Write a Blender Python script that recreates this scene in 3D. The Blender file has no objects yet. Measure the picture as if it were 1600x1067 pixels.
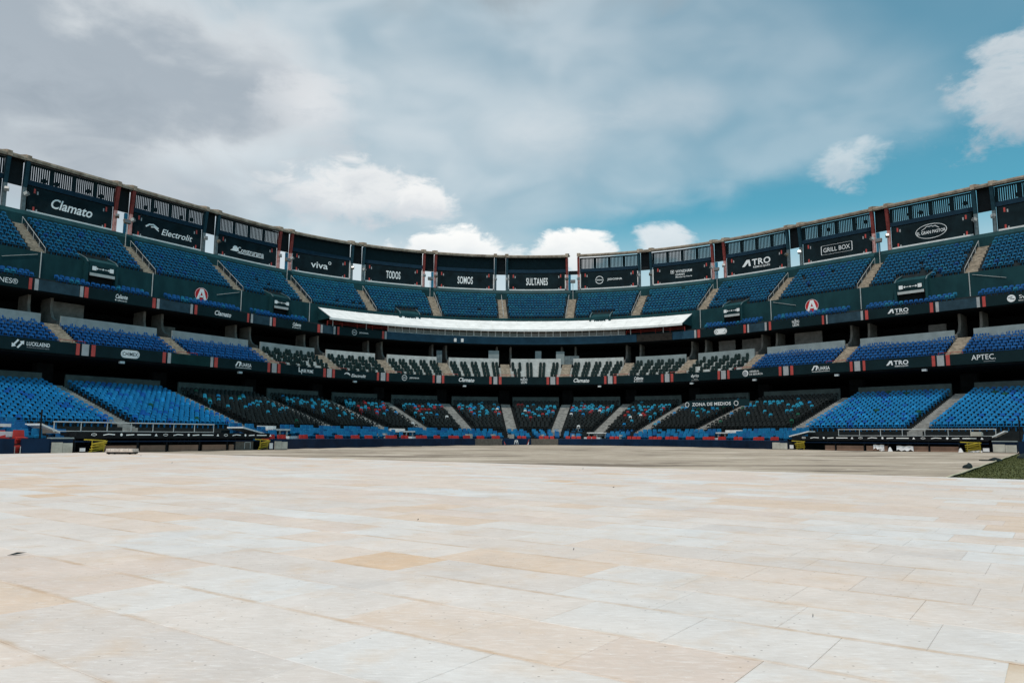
import bpy, math, random
import numpy as np
from mathutils import Matrix, Vector

random.seed(7)
rng = np.random.default_rng(7)
sc = bpy.context.scene
COL = sc.collection
HC = 1.05                       # eye height of the camera above the field

# ------------------------------------------------------------------ camera
cam_d = bpy.data.cameras.new('camera')
cam = bpy.data.objects.new('camera', cam_d)
COL.objects.link(cam)
cam_d.sensor_width = 36.0
cam_d.lens = 26.52
cam_d.clip_start = 0.1
cam_d.clip_end = 6000
cam.matrix_world = (Matrix.Translation((0, 0, HC)) @ Matrix.Rotation(math.pi / 2 + 0.124834, 4, 'X')
                    @ Matrix.Rotation(0.0044936, 4, 'Z'))
sc.camera = cam

# ------------------------------------------------------------------ exposure
sc.view_settings.view_transform = 'Standard'
sc.view_settings.look = 'None'
sc.view_settings.exposure = 0.0
sc.view_settings.gamma = 1.0

# ------------------------------------------------------------------ sun
SUN_EL, SUN_AZ = math.radians(70), math.radians(188)     # azimuth clockwise from +Y (behind the camera)
sd = bpy.data.lights.new('sun', 'SUN')
sd.energy = 2.85
sd.angle = math.radians(0.6)
sd.color = (1.0, 0.925, 0.835)
sun = bpy.data.objects.new('sun', sd)
COL.objects.link(sun)
sdir = Vector((math.sin(SUN_AZ) * math.cos(SUN_EL), math.cos(SUN_AZ) * math.cos(SUN_EL), math.sin(SUN_EL)))
sun.rotation_euler = (-sdir).to_track_quat('-Z', 'Y').to_euler()
sun.location = sdir * 200

# ------------------------------------------------------------------ sky: Nishita with cloud layers by direction
world = bpy.data.worlds.new('World')
sc.world = world
world.use_nodes = True
wn, wl = world.node_tree.nodes, world.node_tree.links
wn.clear()
def wm(op, a, b=None, c=None):
    n = wn.new('ShaderNodeMath'); n.operation = op
    for i, v in enumerate((a, b, c)):
        if v is None: continue
        if isinstance(v, (int, float)): n.inputs[i].default_value = v
        else: wl.new(v, n.inputs[i])
    return n.outputs[0]
def wstep(v, e0, e1, lo=0.0, hi=1.0):
    n = wn.new('ShaderNodeMapRange'); n.interpolation_type = 'SMOOTHSTEP'
    wl.new(v, n.inputs['Value'])
    if e0 > e1: e0, e1, lo, hi = e1, e0, hi, lo
    n.inputs['From Min'].default_value = e0; n.inputs['From Max'].default_value = e1
    n.inputs['To Min'].default_value = lo; n.inputs['To Max'].default_value = hi
    return n.outputs[0]
def wmix(f, a, b):
    n = wn.new('ShaderNodeMix'); n.data_type = 'RGBA'
    if isinstance(f, (int, float)): n.inputs[0].default_value = f
    else: wl.new(f, n.inputs[0])
    for i, v in ((6, a), (7, b)):
        if isinstance(v, tuple): n.inputs[i].default_value = (*v, 1)
        else: wl.new(v, n.inputs[i])
    return n.outputs[2]
def wnoise(vec, scale, detail, rough=0.55, dist=0.0):
    n = wn.new('ShaderNodeTexNoise'); n.noise_dimensions = '3D'
    n.inputs['Scale'].default_value = scale; n.inputs['Detail'].default_value = detail
    n.inputs['Roughness'].default_value = rough; n.inputs['Distortion'].default_value = dist
    wl.new(vec, n.inputs['Vector'])
    return n.outputs[0]
tc = wn.new('ShaderNodeTexCoord')
nrm = wn.new('ShaderNodeVectorMath'); nrm.operation = 'NORMALIZE'
wl.new(tc.outputs['Generated'], nrm.inputs[0])
DIR = nrm.outputs[0]
sx = wn.new('ShaderNodeSeparateXYZ'); wl.new(DIR, sx.inputs[0])
AZ = wm('ARCTAN2', sx.outputs[0], sx.outputs[1])
EL = wm('ARCSINE', sx.outputs[2])
cae = wn.new('ShaderNodeCombineXYZ'); wl.new(AZ, cae.inputs[0]); wl.new(EL, cae.inputs[1])
AE = cae.outputs[0]
sv = wn.new('ShaderNodeVectorMath'); sv.operation = 'MULTIPLY'
wl.new(DIR, sv.inputs[0]); sv.inputs[1].default_value = (1.0, 1.0, 1.9)
DS = sv.outputs[0]
nbig = wnoise(DS, 2.6, 3.0)
nmid = wnoise(DS, 6.0, 6.0, 0.58, 0.4)
nfine = wnoise(DS, 17.0, 7.0, 0.62, 0.35)
sky = wn.new('ShaderNodeTexSky'); sky.sky_type = 'NISHITA'; sky.sun_disc = False
sky.sun_elevation = SUN_EL; sky.sun_rotation = SUN_AZ
sky.altitude = 500; sky.air_density = 1.0; sky.dust_density = 0.6; sky.ozone_density = 2.0
tint = wn.new('ShaderNodeMix'); tint.data_type = 'RGBA'; tint.blend_type = 'MULTIPLY'
tint.inputs[0].default_value = 1.0
wl.new(sky.outputs[0], tint.inputs[6]); tint.inputs[7].default_value = (0.56, 1.40, 1.18, 1)
col = tint.outputs[2]
# high veil of cloud, thick to the left and thinning to the right, with a clear strip low on the right
nsoft = wnoise(DS, 3.4, 2.2, 0.5, 0.3)
nsoft2 = wnoise(DS, 7.5, 2.5, 0.5, 0.4)
dl = wm('SUBTRACT', wm('SUBTRACT', EL, 0.292), wm('MULTIPLY', wm('SUBTRACT', AZ, 0.138), 0.17))
dl = wm('ADD', dl, wm('ADD', wm('MULTIPLY', wm('SUBTRACT', nsoft2, 0.5), 0.07), wm('MULTIPLY', wm('SUBTRACT', nfine, 0.5), 0.035)))
clear = wm('MULTIPLY', wstep(dl, 0.022, -0.03),
           wstep(wm('ADD', AZ, wm('MULTIPLY', wm('SUBTRACT', nmid, 0.5), 0.30)), -0.04, 0.14))
thin = wstep(wm('ADD', AZ, wm('MULTIPLY', wm('SUBTRACT', nsoft, 0.5), 0.5)), -0.35, 0.42, 0.94, 0.45)
holes = wstep(wm('ADD', wm('MULTIPLY', nsoft, 0.6), wm('MULTIPLY', nsoft2, 0.4)), 0.36, 0.60, 0.70, 1.0)
topr = wm('MULTIPLY', wstep(wm('ADD', wm('ADD', AZ, EL), wm('MULTIPLY', wm('SUBTRACT', nsoft, 0.5), 0.5)), 0.84, 1.08), 0.72)
veil = wm('MULTIPLY', wm('MULTIPLY', wm('MULTIPLY', thin, holes), wm('SUBTRACT', 1.0, wm('MULTIPLY', clear, 0.95))), wm('SUBTRACT', 1.0, topr))
vb = wm('ADD', wm('MULTIPLY', nsoft2, 0.7), wm('MULTIPLY', nmid, 0.3))
vcol = wmix(wstep(vb, 0.36, 0.64), (5.2, 6.1, 6.7), (6.9, 7.5, 7.9))
col = wmix(veil, col, vcol)
def cumulus(px, py, ra, re, amp, top, bot, opac=1.0, soft=0.3, nz=None, rim=False, shn=3.0):
    """a cloud standing in one direction of the sky (azimuth, elevation, half sizes in radians)"""
    global col
    s = wn.new('ShaderNodeVectorMath'); s.operation = 'SUBTRACT'
    wl.new(AE, s.inputs[0]); s.inputs[1].default_value = (px, py, 0)
    m = wn.new('ShaderNodeVectorMath'); m.operation = 'MULTIPLY'
    wl.new(s.outputs[0], m.inputs[0]); m.inputs[1].default_value = (1 / ra, 1 / re, 0)
    ln = wn.new('ShaderNodeVectorMath'); ln.operation = 'LENGTH'
    wl.new(m.outputs[0], ln.inputs[0])
    q = nfine if nz is None else nz
    d = wm('ADD', ln.outputs['Value'], wm('MULTIPLY', wm('SUBTRACT', q, 0.5), amp))
    d = wm('ADD', d, wm('MULTIPLY', wm('SUBTRACT', nmid, 0.5), amp * 1.1))
    mask = wm('MULTIPLY', wstep(d, 1.0, 1.0 - soft), opac)
    sp = wn.new('ShaderNodeSeparateXYZ'); wl.new(m.outputs[0], sp.inputs[0])
    if rim: f = wstep(wm('ADD', d, wm('MULTIPLY', wm('SUBTRACT', nmid, 0.5), 0.8)), 0.25, 0.95)
    else: f = wstep(wm('ADD', sp.outputs[1], wm('MULTIPLY', wm('SUBTRACT', nfine, 0.5), shn)), -0.9, 0.7)
    col = wmix(mask, col, wmix(f, bot, top))
cumulus(0.05, 0.60, 0.36, 0.080, 1.4, (4.6, 5.1, 5.4), (3.5, 3.9, 4.2), 0.9, 0.9, nsoft2, True)     # grey mass overhead
cumulus(-0.55, 0.30, 0.40, 0.075, 0.9, (4.5, 5.1, 5.7), (4.3, 5.0, 5.6), 0.95, 0.7, nsoft2)
cumulus(-0.52, 0.415, 0.33, 0.150, 0.75, (6.9, 7.3, 7.6), (3.9, 4.5, 5.1), 0.97, 0.45, nsoft2, True)  # grey mass, left, lit along its edge
cumulus(-0.60, 0.37, 0.28, 0.095, 1.0, (4.2, 4.8, 5.4), (3.4, 4.0, 4.6), 0.85, 0.95, nsoft2)
cumulus(-0.27, 0.405, 0.085, 0.060, 1.7, (8.0, 8.2, 8.4), (5.8, 6.3, 6.8), 0.75, 0.9)
cumulus(-0.34, 0.475, 0.09, 0.045, 1.4, (7.2, 7.5, 7.7), (5.6, 6.1, 6.6), 0.6, 0.95, nsoft2)
cumulus(0.02, 0.40, 0.14, 0.060, 1.5, (7.2, 7.7, 8.0), (6.1, 6.8, 7.3), 0.6, 0.9, nsoft2)
cumulus(0.22, 0.42, 0.12, 0.040, 1.5, (6.6, 7.2, 7.6), (5.5, 6.3, 6.9), 0.45, 0.95, nsoft2)
cumulus(-0.215, 0.304, 0.120, 0.046, 1.8, (8.3, 8.5, 8.6), (6.0, 6.5, 7.0), 0.94, 0.5)
cumulus(-0.115, 0.304, 0.056, 0.028, 1.8, (9.0, 9.1, 9.1), (6.8, 7.2, 7.6), 0.96, 0.42)
cumulus(-0.080, 0.244, 0.102, 0.036, 1.7, (10.2, 10.2, 10.0), (8.4, 8.7, 8.9), 1.0, 0.36)            # white heaps above the roof line
cumulus(0.083, 0.242, 0.064, 0.033, 1.6, (10.2, 10.2, 10.0), (8.6, 8.9, 9.0), 1.0, 0.36)
cumulus(0.203, 0.247, 0.046, 0.029, 1.6, (8.0, 8.5, 8.8), (6.6, 7.3, 7.8), 0.9, 0.5)
cumulus(0.425, 0.330, 0.040, 0.025, 3.2, (6.6, 7.4, 7.8), (5.0, 6.0, 6.7), 0.82, 1.0)
cumulus(0.620, 0.370, 0.092, 0.068, 1.8, (6.2, 6.8, 7.2), (4.3, 5.1, 5.8), 0.9, 0.55)
haze_low = wstep(EL, 0.29, 0.19)
col = wmix(wm('MULTIPLY', haze_low, 0.62), col, (6.6, 7.4, 7.8))
bg = wn.new('ShaderNodeBackground'); wl.new(col, bg.inputs[0]); bg.inputs[1].default_value = 0.1
wo = wn.new('ShaderNodeOutputWorld'); wl.new(bg.outputs[0], wo.inputs[0])

# ------------------------------------------------------------------ plan of the grandstand
# t runs along the stand (metres on the parapet line, bays of 11.5 m), o inwards from the parapet, h above eye level
XC, YC, RR, A0 = 1.74294, 72.96689, 45.9709, -0.0769037
WB = 11.5
TL, TR = -3.638187 * WB, 3.662642 * WB
def ang(t): return A0 + min(max(t, TL), TR) / RR
def xy(t, o):
    tcl = min(max(t, TL), TR); a = A0 + tcl / RR
    return (XC + (RR - o) * math.sin(a) + (t - tcl) * math.cos(a),
            YC + (RR - o) * math.cos(a) - (t - tcl) * math.sin(a))
def P(t, o, h):
    x, y = xy(t, o); return (x, y, h + HC)
def Lt(t, o):
    s = (RR - o) / RR
    if t < TL: return s * TL + (t - TL)
    if t > TR: return s * TR + (t - TR)
    return s * t
def tL(L, o):
    s = (RR - o) / RR
    if L < s * TL: return TL + (L - s * TL)
    if L > s * TR: return TR + (L - s * TR)
    return L / s

# ------------------------------------------------------------------ materials
MATS = {}
def mat(name, c, rough=0.7, var=0.12, scale=1.5, bump=0.0, bscale=20.0, metal=0.0, spec=0.10, streak=None, c2=None):
    m = bpy.data.materials.new(name); m.use_nodes = True
    nt = m.node_tree; n, l = nt.nodes, nt.links
    b = n['Principled BSDF']
    b.inputs['Roughness'].default_value = rough
    b.inputs['Metallic'].default_value = metal
    b.inputs['Specular IOR Level'].default_value = spec
    t = n.new('ShaderNodeTexCoord')
    mp = n.new('ShaderNodeMapping'); l.new(t.outputs['Object'], mp.inputs[0])
    if streak: mp.inputs['Scale'].default_value = streak
    nz = n.new('ShaderNodeTexNoise'); nz.inputs['Scale'].default_value = scale
    nz.inputs['Detail'].default_value = 5; nz.inputs['Roughness'].default_value = 0.6
    l.new(mp.outputs[0], nz.inputs['Vector'])
    rp = n.new('ShaderNodeMapRange'); l.new(nz.outputs[0], rp.inputs[0])
    rp.inputs[1].default_value = 0.3; rp.inputs[2].default_value = 0.7
    mx = n.new('ShaderNodeMix'); mx.data_type = 'RGBA'; l.new(rp.outputs[0], mx.inputs[0])
    d = c2 if c2 else tuple(x * (1 - 2 * var) for x in c)
    mx.inputs[6].default_value = (*d, 1)
    mx.inputs[7].default_value = (*(tuple(min(1, x * (1 + var)) for x in c)), 1)
    l.new(mx.outputs[2], b.inputs['Base Color'])
    if bump:
        nb = n.new('ShaderNodeTexNoise'); nb.inputs['Scale'].default_value = bscale; nb.inputs['Detail'].default_value = 4
        l.new(mp.outputs[0], nb.inputs['Vector'])
        bp = n.new('ShaderNodeBump'); bp.inputs['Strength'].default_value = bump; bp.inputs['Distance'].default_value = 0.02
        l.new(nb.outputs[0], bp.inputs['Height']); l.new(bp.outputs[0], b.inputs['Normal'])
    MATS[name] = m
    return m
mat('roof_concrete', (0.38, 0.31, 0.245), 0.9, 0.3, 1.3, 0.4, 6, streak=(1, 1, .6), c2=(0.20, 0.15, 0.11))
mat('roof_shade_dark', (0.016, 0.020, 0.023), 0.9)  # near black for painted-in roof shade; also fans and lintel panels
mat('column_red', (0.26, 0.055, 0.048), 0.6, 0.2, 2)
mat('column_red_sunlit', (0.62, 0.36, 0.34), 0.7, 0.18, 3, c2=(0.42, 0.17, 0.15))  # red columns where sun reaches below the roof: sunlight put into the colour
mat('column_teal', (0.018, 0.055, 0.075), 0.6, 0.15)
mat('column_grey', (0.14, 0.18, 0.195), 0.7, 0.2, 3)  # copings and service boxes; on teal columns, painted-in sunlight low down
mat('door_blue', (0.03, 0.20, 0.34), 0.6)
mat('wall_teal', (0.0073, 0.0199, 0.0252), 0.7, 0.1)
mat('beam_navy', (0.010, 0.032, 0.055), 0.6)
mat('green_wall', (0.012, 0.052, 0.060), 0.55, 0.14, 0.7, 0.2, 2, streak=(1, 1, .5), c2=(0.007, 0.033, 0.040))
mat('banner_cloth', (0.0073, 0.0185, 0.0239), 0.7, 0.28, 0.6, 1.0, 1.1)
mat('board_dark', (0.0066, 0.0213, 0.0252), 0.5, 0.12, 0.8)
mat('board_slate', (0.030, 0.062, 0.085), 0.45, 0.18, 1.2)
mat('board_green', (0.008, 0.036, 0.036), 0.5, 0.15, 0.8)
mat('fascia_blue', (0.026, 0.075, 0.120), 0.45, 0.18, 0.8)
mat('panel_brown', (0.055, 0.043, 0.036), 0.7, 0.2, 2)
mat('stripe_red', (0.52, 0.085, 0.075), 0.6, 0.1)
mat('stripe_grey', (0.42, 0.43, 0.44), 0.6, 0.1)
mat('print_white', (0.90, 0.91, 0.91), 0.6, 0.04)
mat('print_grey', (0.32, 0.34, 0.36), 0.6, 0.04)
mat('print_red', (0.55, 0.030, 0.035), 0.6, 0.04)
mat('print_dark', (0.010, 0.032, 0.038), 0.6, 0.04)
mat('ghost_print', (0.055, 0.06, 0.065), 0.7, 0.1)
mat('white_paint', (0.74, 0.75, 0.75), 0.5, 0.08, 2)
mat('awning_white', (0.78, 0.785, 0.78), 0.5, 0.06, 0.9, 0.3, 2.0, c2=(0.64, 0.65, 0.64))
mat('white_steel', (0.48, 0.50, 0.50), 0.4, 0.08)
mat('stair_tan', (0.40, 0.335, 0.265), 0.9, 0.25, 2.5, 0.3, 12)
mat('stair_grey', (0.34, 0.33, 0.31), 0.9, 0.22, 2.0, 0.3, 12)
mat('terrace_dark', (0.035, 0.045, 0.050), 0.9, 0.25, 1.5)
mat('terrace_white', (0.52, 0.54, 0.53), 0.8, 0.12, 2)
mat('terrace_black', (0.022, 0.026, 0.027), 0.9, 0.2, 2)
mat('midwall_grey', (0.27, 0.32, 0.33), 0.8, 0.1, 1)
mat('lowwall_grey', (0.105, 0.14, 0.14), 0.8, 0.15, 1)
mat('recess_shade', (0.013, 0.015, 0.017), 0.95, 0.2)  # near black, so recesses under the tiers carry shade in their colour
mat('fin_concrete', (0.22, 0.21, 0.195), 0.9, 0.2, 1.2, 0.3, 8)
mat('floodlight_case', (0.55, 0.56, 0.55), 0.5, 0.2, 6)
mat('floodlight_brown', (0.20, 0.17, 0.13), 0.6, 0.25, 6)
mat('lamp_glass', (0.10, 0.11, 0.12), 0.15, 0.1, spec=0.6)
mat('rail_red', (0.42, 0.06, 0.05), 0.5, 0.15)
mat('window_glass', (0.16, 0.15, 0.135), 0.12, 0.25, 0.6, spec=0.6)
mat('navy_pad', (0.005, 0.020, 0.052), 0.5, 0.2, 0.8, 0.2, 4)
mat('mesh_grey', (0.13, 0.115, 0.10), 0.8, 0.15, 4)
mat('pad_grey', (0.46, 0.45, 0.40), 0.7, 0.15, 2)
mat('dugout_black', (0.010, 0.012, 0.014), 0.8, 0.2)
mat('board_brown', (0.27, 0.165, 0.12), 0.8, 0.12, 2)
mat('barrier_yellow', (0.42, 0.33, 0.04), 0.5, 0.15, 4)
mat('cloth_white', (0.72, 0.72, 0.74), 0.8, 0.08, 4, 0.4, 8)
mat('bag_black', (0.020, 0.030, 0.032), 0.7, 0.25, 5, 0.5, 10)
mat('timber_pale', (0.70, 0.60, 0.53), 0.8, 0.2, 4)
mat('rubber_black', (0.012, 0.012, 0.012), 0.8)
mat('table_white', (0.68, 0.68, 0.67), 0.6, 0.15, 2)
mat('rope_cream', (0.55, 0.50, 0.36), 0.8, 0.15, 5)
# seat plastics: (name, base colour)
for nm, c in (('seat_blue', (0.008, 0.128, 0.265)), ('seat_teal_blue', (0.012, 0.170, 0.29)), ('seat_deep_blue', (0.008, 0.085, 0.30)),
              ('seat_royal', (0.006, 0.092, 0.285)), ('seat_royal_dark', (0.007, 0.075, 0.24)),
              ('seat_sky', (0.011, 0.220, 0.475)), ('seat_sky_pale', (0.015, 0.29, 0.62)), ('seat_sky_deep', (0.010, 0.13, 0.44)),
              ('seat_black', (0.015, 0.019, 0.019)), ('seat_cyan', (0.025, 0.28, 0.42)), ('seat_red', (0.32, 0.028, 0.03)),
              ('seat_white', (0.60, 0.62, 0.62)), ('seat_green', (0.006, 0.021, 0.020)), ('seat_leaf', (0.01, 0.10, 0.06)),
              ('cushion_blue', (0.009, 0.16, 0.34)), ('cushion_blue_deep', (0.010, 0.11, 0.28)), ('cushion_red', (0.42, 0.035, 0.03))):
    mat(nm, c, 0.5, 0.10, 3, spec=0.25)

def special_tile(name, c):
    """translucent-white plastic floor panel: per-panel colour, rust along the edges, moulded dots and ribs"""
    m = bpy.data.materials.new(name); m.use_nodes = True
    n, l = m.node_tree.nodes, m.node_tree.links
    b = n['Principled BSDF']; b.inputs['Roughness'].default_value = 0.5; b.inputs['Specular IOR Level'].default_value = 0.25
    geo = n.new('ShaderNodeNewGeometry')
    uv = n.new('ShaderNodeUVMap')
    su = n.new('ShaderNodeSeparateXYZ'); l.new(uv.outputs[0], su.inputs[0])
    def M(op, a, bb=None):
        q = n.new('ShaderNodeMath'); q.operation = op
        for i, v in enumerate((a, bb)):
            if v is None: continue
            if isinstance(v, (int, float)): q.inputs[i].default_value = v
            else: l.new(v, q.inputs[i])
        return q.outputs[0]
    def NZ(s, d=4, vec=None):
        q = n.new('ShaderNodeTexNoise'); q.inputs['Scale'].default_value = s; q.inputs['Detail'].default_value = d
        q.inputs['Roughness'].default_value = 0.6
        l.new(vec if vec else geo.outputs['Position'], q.inputs['Vector']); return q.outputs[0]
    def MR(v, a, bb, lo=0., hi=1.):
        q = n.new('ShaderNodeMapRange'); l.new(v, q.inputs[0])
        q.inputs[1].default_value = a; q.inputs[2].default_value = bb; q.inputs[3].default_value = lo; q.inputs[4].default_value = hi
        return q.outputs[0]
    def MX(f, a, bb):
        q = n.new('ShaderNodeMix'); q.data_type = 'RGBA'; l.new(f, q.inputs[0])
        for i, v in ((6, a), (7, bb)):
            if isinstance(v, tuple): q.inputs[i].default_value = (*v, 1)
            else: l.new(v, q.inputs[i])
        return q.outputs[2]
    cloud = NZ(1.4, 7)
    broad = NZ(0.22, 4)
    c1 = MX(MR(cloud, .35, .7), tuple(x * .90 for x in c), tuple(min(1, x * 1.06) for x in c))
    c1 = MX(MR(broad, .40, .66, 0, .50), c1, (0.66, 0.525, 0.425))
    stain = NZ(2.3, 7)
    c1 = MX(MR(stain, .52, .74, 0, .55), c1, (0.60, 0.43, 0.29))
    # ribs: fine streaks along the panel rows
    mp = n.new('ShaderNodeMapping'); l.new(geo.outputs['Position'], mp.inputs[0])
    mp.inputs['Rotation'].default_value = (0, 0, 0.625); mp.inputs['Scale'].default_value = (6, 24, 1)
    rib = NZ(1.6, 5, mp.outputs[0])
    c1 = MX(MR(rib, .52, .70, 0, .34), c1, (0.84, 0.82, 0.80))
    c1 = MX(MR(rib, .45, .28, 0, .32), c1, (0.50, 0.43, 0.37))
    c1 = MX(MR(NZ(7.0, 7), .46, .66, 0, .22), c1, (0.52, 0.46, 0.41))
    c1 = MX(MR(NZ(38.0, 3), .66, .74, 0, .5), c1, (0.86, 0.85, 0.83))
    # rust brown grime gathered at the panel edges
    eu = M('ABSOLUTE', M('SUBTRACT', su.outputs[0], 0.5)); ev = M('ABSOLUTE', M('SUBTRACT', su.outputs[1], 0.5))
    edge = M('MAXIMUM', M('MULTIPLY', eu, 0.905), ev)
    eg = M('MULTIPLY', MR(M('ADD', edge, M('MULTIPLY', M('SUBTRACT', NZ(14, 4), .5), .07)), .445, .495), MR(NZ(1.3, 6), .42, .60))
    c1 = MX(M('MULTIPLY', eg, .62), c1, (0.44, 0.28, 0.15))
    # moulded holes in a grid: small dark pits, many of them filled
    fu = M('SUBTRACT', M('FRACT', M('MULTIPLY', su.outputs[0], 7.0)), 0.5); fv = M('SUBTRACT', M('FRACT', M('MULTIPLY', su.outputs[1], 6.0)), 0.5)
    rr = M('SQRT', M('ADD', M('MULTIPLY', fu, fu), M('MULTIPLY', fv, fv)))
    pit = M('MULTIPLY', MR(rr, .07, .04), MR(NZ(5.0, 2), .52, .60))
    c1 = MX(M('MULTIPLY', pit, .60), c1, (0.14, 0.10, 0.08))
    l.new(c1, b.inputs['Base Color'])
    bp = n.new('ShaderNodeBump'); bp.inputs['Strength'].default_value = 0.35; bp.inputs['Distance'].default_value = 0.01
    l.new(M('ADD', rib, M('MULTIPLY', NZ(30, 3), .5)), bp.inputs['Height']); l.new(bp.outputs[0], b.inputs['Normal'])
    MATS[name] = m
TILE_COLS = [(0.670, 0.648, 0.634), (0.675, 0.612, 0.572), (0.685, 0.580, 0.512), (0.650, 0.540, 0.478), (0.665, 0.515, 0.405), (0.645, 0.440, 0.280), (0.630, 0.572, 0.538)]
TILE_W = [0.17, 0.22, 0.22, 0.16, 0.09, 0.025, 0.115]
for i, c in enumerate(TILE_COLS): special_tile('floor_panel_%d' % i, c)

def ground_mat(name, layers, rough=0.95, bump=0.5, rot=0.0):
    """layers: list of (scale xyz, noise scale, lo, hi, colour)"""
    m = bpy.data.materials.new(name); m.use_nodes = True
    n, l = m.node_tree.nodes, m.node_tree.links
    b = n['Principled BSDF']; b.inputs['Roughness'].default_value = rough; b.inputs['Specular IOR Level'].default_value = 0.15
    g = n.new('ShaderNodeNewGeometry'); cur = None; last = None
    for sc3, ns, lo, hi, c in layers:
        if cur is None:
            q = n.new('ShaderNodeRGB'); q.outputs[0].default_value = (*c, 1); cur = q.outputs[0]; continue
        mp = n.new('ShaderNodeMapping'); l.new(g.outputs['Position'], mp.inputs[0])
        mp.inputs['Rotation'].default_value = (0, 0, rot); mp.inputs['Scale'].default_value = sc3
        z = n.new('ShaderNodeTexNoise'); z.inputs['Scale'].default_value = ns; z.inputs['Detail'].default_value = 6
        z.inputs['Roughness'].default_value = 0.65; l.new(mp.outputs[0], z.inputs['Vector'])
        r = n.new('ShaderNodeMapRange'); l.new(z.outputs[0], r.inputs[0]); r.inputs[1].default_value = lo; r.inputs[2].default_value = hi
        x = n.new('ShaderNodeMix'); x.data_type = 'RGBA'; l.new(r.outputs[0], x.inputs[0])
        l.new(cur, x.inputs[6]); x.inputs[7].default_value = (*c, 1); cur = x.outputs[2]; last = z.outputs[0]
    l.new(cur, b.inputs['Base Color'])
    if last:
        bp = n.new('ShaderNodeBump'); bp.inputs['Strength'].default_value = bump; bp.inputs['Distance'].default_value = 0.05
        l.new(last, bp.inputs['Height']); l.new(bp.outputs[0], b.inputs['Normal'])
    MATS[name] = m
ground_mat('earth', [(None, 0, 0, 0, (0.22, 0.18, 0.14)), ((1, 1, 1), .3, .3, .7, (0.17, 0.14, 0.11))])
ground_mat('field_cover', [(None, 0, 0, 0, (0.415, 0.350, 0.280)), ((.05, .09, 1), 1.0, .40, .58, (0.315, 0.262, 0.208)),
           ((.06, .14, 1), 1.6, .52, .62, (0.50, 0.43, 0.355)), ((.055, .20, 1), 1.0, .54, .60, (0.18, 0.145, 0.115)), ((.12, .6, 1), 1.0, .57, .63, (0.17, 0.137, 0.108)), ((.35, .9, 1), 1.5, .58, .66, (0.50, 0.44, 0.37)), ((1.2, 1.6, 1), 1.5, .58, .70, (0.27, 0.22, 0.175))], rot=-0.08)
ground_mat('turf', [(None, 0, 0, 0, (0.080, 0.088, 0.032)), ((1, 1, 1), .25, .35, .7, (0.062, 0.072, 0.026)),
           ((1, 1, 1), 1.2, .45, .75, (0.092, 0.097, 0.038))])
ground_mat('clay', [(None, 0, 0, 0, (0.24, 0.10, 0.065)), ((1, 1, 1), 2, .35, .7, (0.17, 0.07, 0.05))])
ground_mat('seam_rust', [(None, 0, 0, 0, (0.50, 0.38, 0.27)), ((1, 1, 1), 1.5, .35, .65, (0.66, 0.58, 0.50))])

# ------------------------------------------------------------------ mesh builder
class MB:
    def __init__(s): s.v = []; s.f = []; s.m = []
    def add(s, vs, fs, mi=0):
        k = len(s.v); s.v += [tuple(p) for p in vs]
        s.f += [tuple(i + k for i in f) for f in fs]; s.m += [mi] * len(fs)
        return s
    def box(s, a, b, fr=None, mi=0):
        (x0, y0, z0), (x1, y1, z1) = a, b
        vs = [(x0, y0, z0), (x1, y0, z0), (x1, y1, z0), (x0, y1, z0), (x0, y0, z1), (x1, y0, z1), (x1, y1, z1), (x0, y1, z1)]
        if fr is not None: vs = [tuple(fr @ Vector(p)) for p in vs]
        return s.add(vs, [(3, 2, 1, 0), (4, 5, 6, 7), (0, 1, 5, 4), (1, 2, 6, 5), (2, 3, 7, 6), (3, 0, 4, 7)], mi)
    def tube(s, p0, p1, r, n=6, mi=0, r1=None):
        p0, p1 = Vector(p0), Vector(p1); d = (p1 - p0)
        if d.length < 1e-6: return s
        d.normalize(); u = d.orthogonal().normalized(); w = d.cross(u); r1 = r if r1 is None else r1
        vs = []
        for p, q in ((p0, r), (p1, r1)):
            for i in range(n):
                a = 2 * math.pi * i / n; vs.append(p + u * (q * math.cos(a)) + w * (q * math.sin(a)))
        fs = [(i, (i + 1) % n, n + (i + 1) % n, n + i) for i in range(n)] + [tuple(range(n))[::-1], tuple(range(n, 2 * n))]
        return s.add(vs, fs, mi)
    def path(s, pts, r, n=6, mi=0):
        for a, b in zip(pts[:-1], pts[1:]): s.tube(a, b, r, n, mi)
        return s
    def sweep(s, prof, a, b, n=1, mi=0, caps=True, closed=True):
        """prof: (o, h) points; a, b: (t, metres off t) ends; swept along the curve of the stand"""
        m = len(prof); vs = []
        for i in range(n + 1):
            q = i / n
            for o, h in prof:
                L = (Lt(a[0], o) + a[1]) * (1 - q) + (Lt(b[0], o) + b[1]) * q
                vs.append(P(tL(L, o), o, h))
        fs = []
        for i in range(n):
            for j in range(m if closed else m - 1):
                j2 = (j + 1) % m
                fs.append((i * m + j, i * m + j2, (i + 1) * m + j2, (i + 1) * m + j))
        if caps and closed: fs += [tuple(range(m))[::-1], tuple(range(n * m, n * m + m))]
        return s.add(vs, fs, mi)
    def obj(s, name, mats, parent=None, smooth=False, fix=True):
        me = bpy.data.meshes.new(name)
        me.from_pydata(s.v, [], s.f)
        for m in (mats if isinstance(mats, (list, tuple)) else [mats]): me.materials.append(MATS[m])
        if any(s.m): me.polygons.foreach_set('material_index', s.m)
        if smooth: me.polygons.foreach_set('use_smooth', [True] * len(me.polygons))
        me.update()
        o = bpy.data.objects.new(name, me); COL.objects.link(o)
        if parent is not None: o.parent = parent
        return o
def tag(o, label, cat, group=None):
    o['label'] = label; o['category'] = cat
    if group: o['group'] = group
    return o
def thing(name, label, cat, loc=(0, 0, 0), group=None, rz=0.0):
    o = bpy.data.objects.new(name, None); o.empty_display_size = 0.3; COL.objects.link(o)
    o.location = loc; o.rotation_euler = (0, 0, rz)
    return tag(o, label, cat, group)
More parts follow.
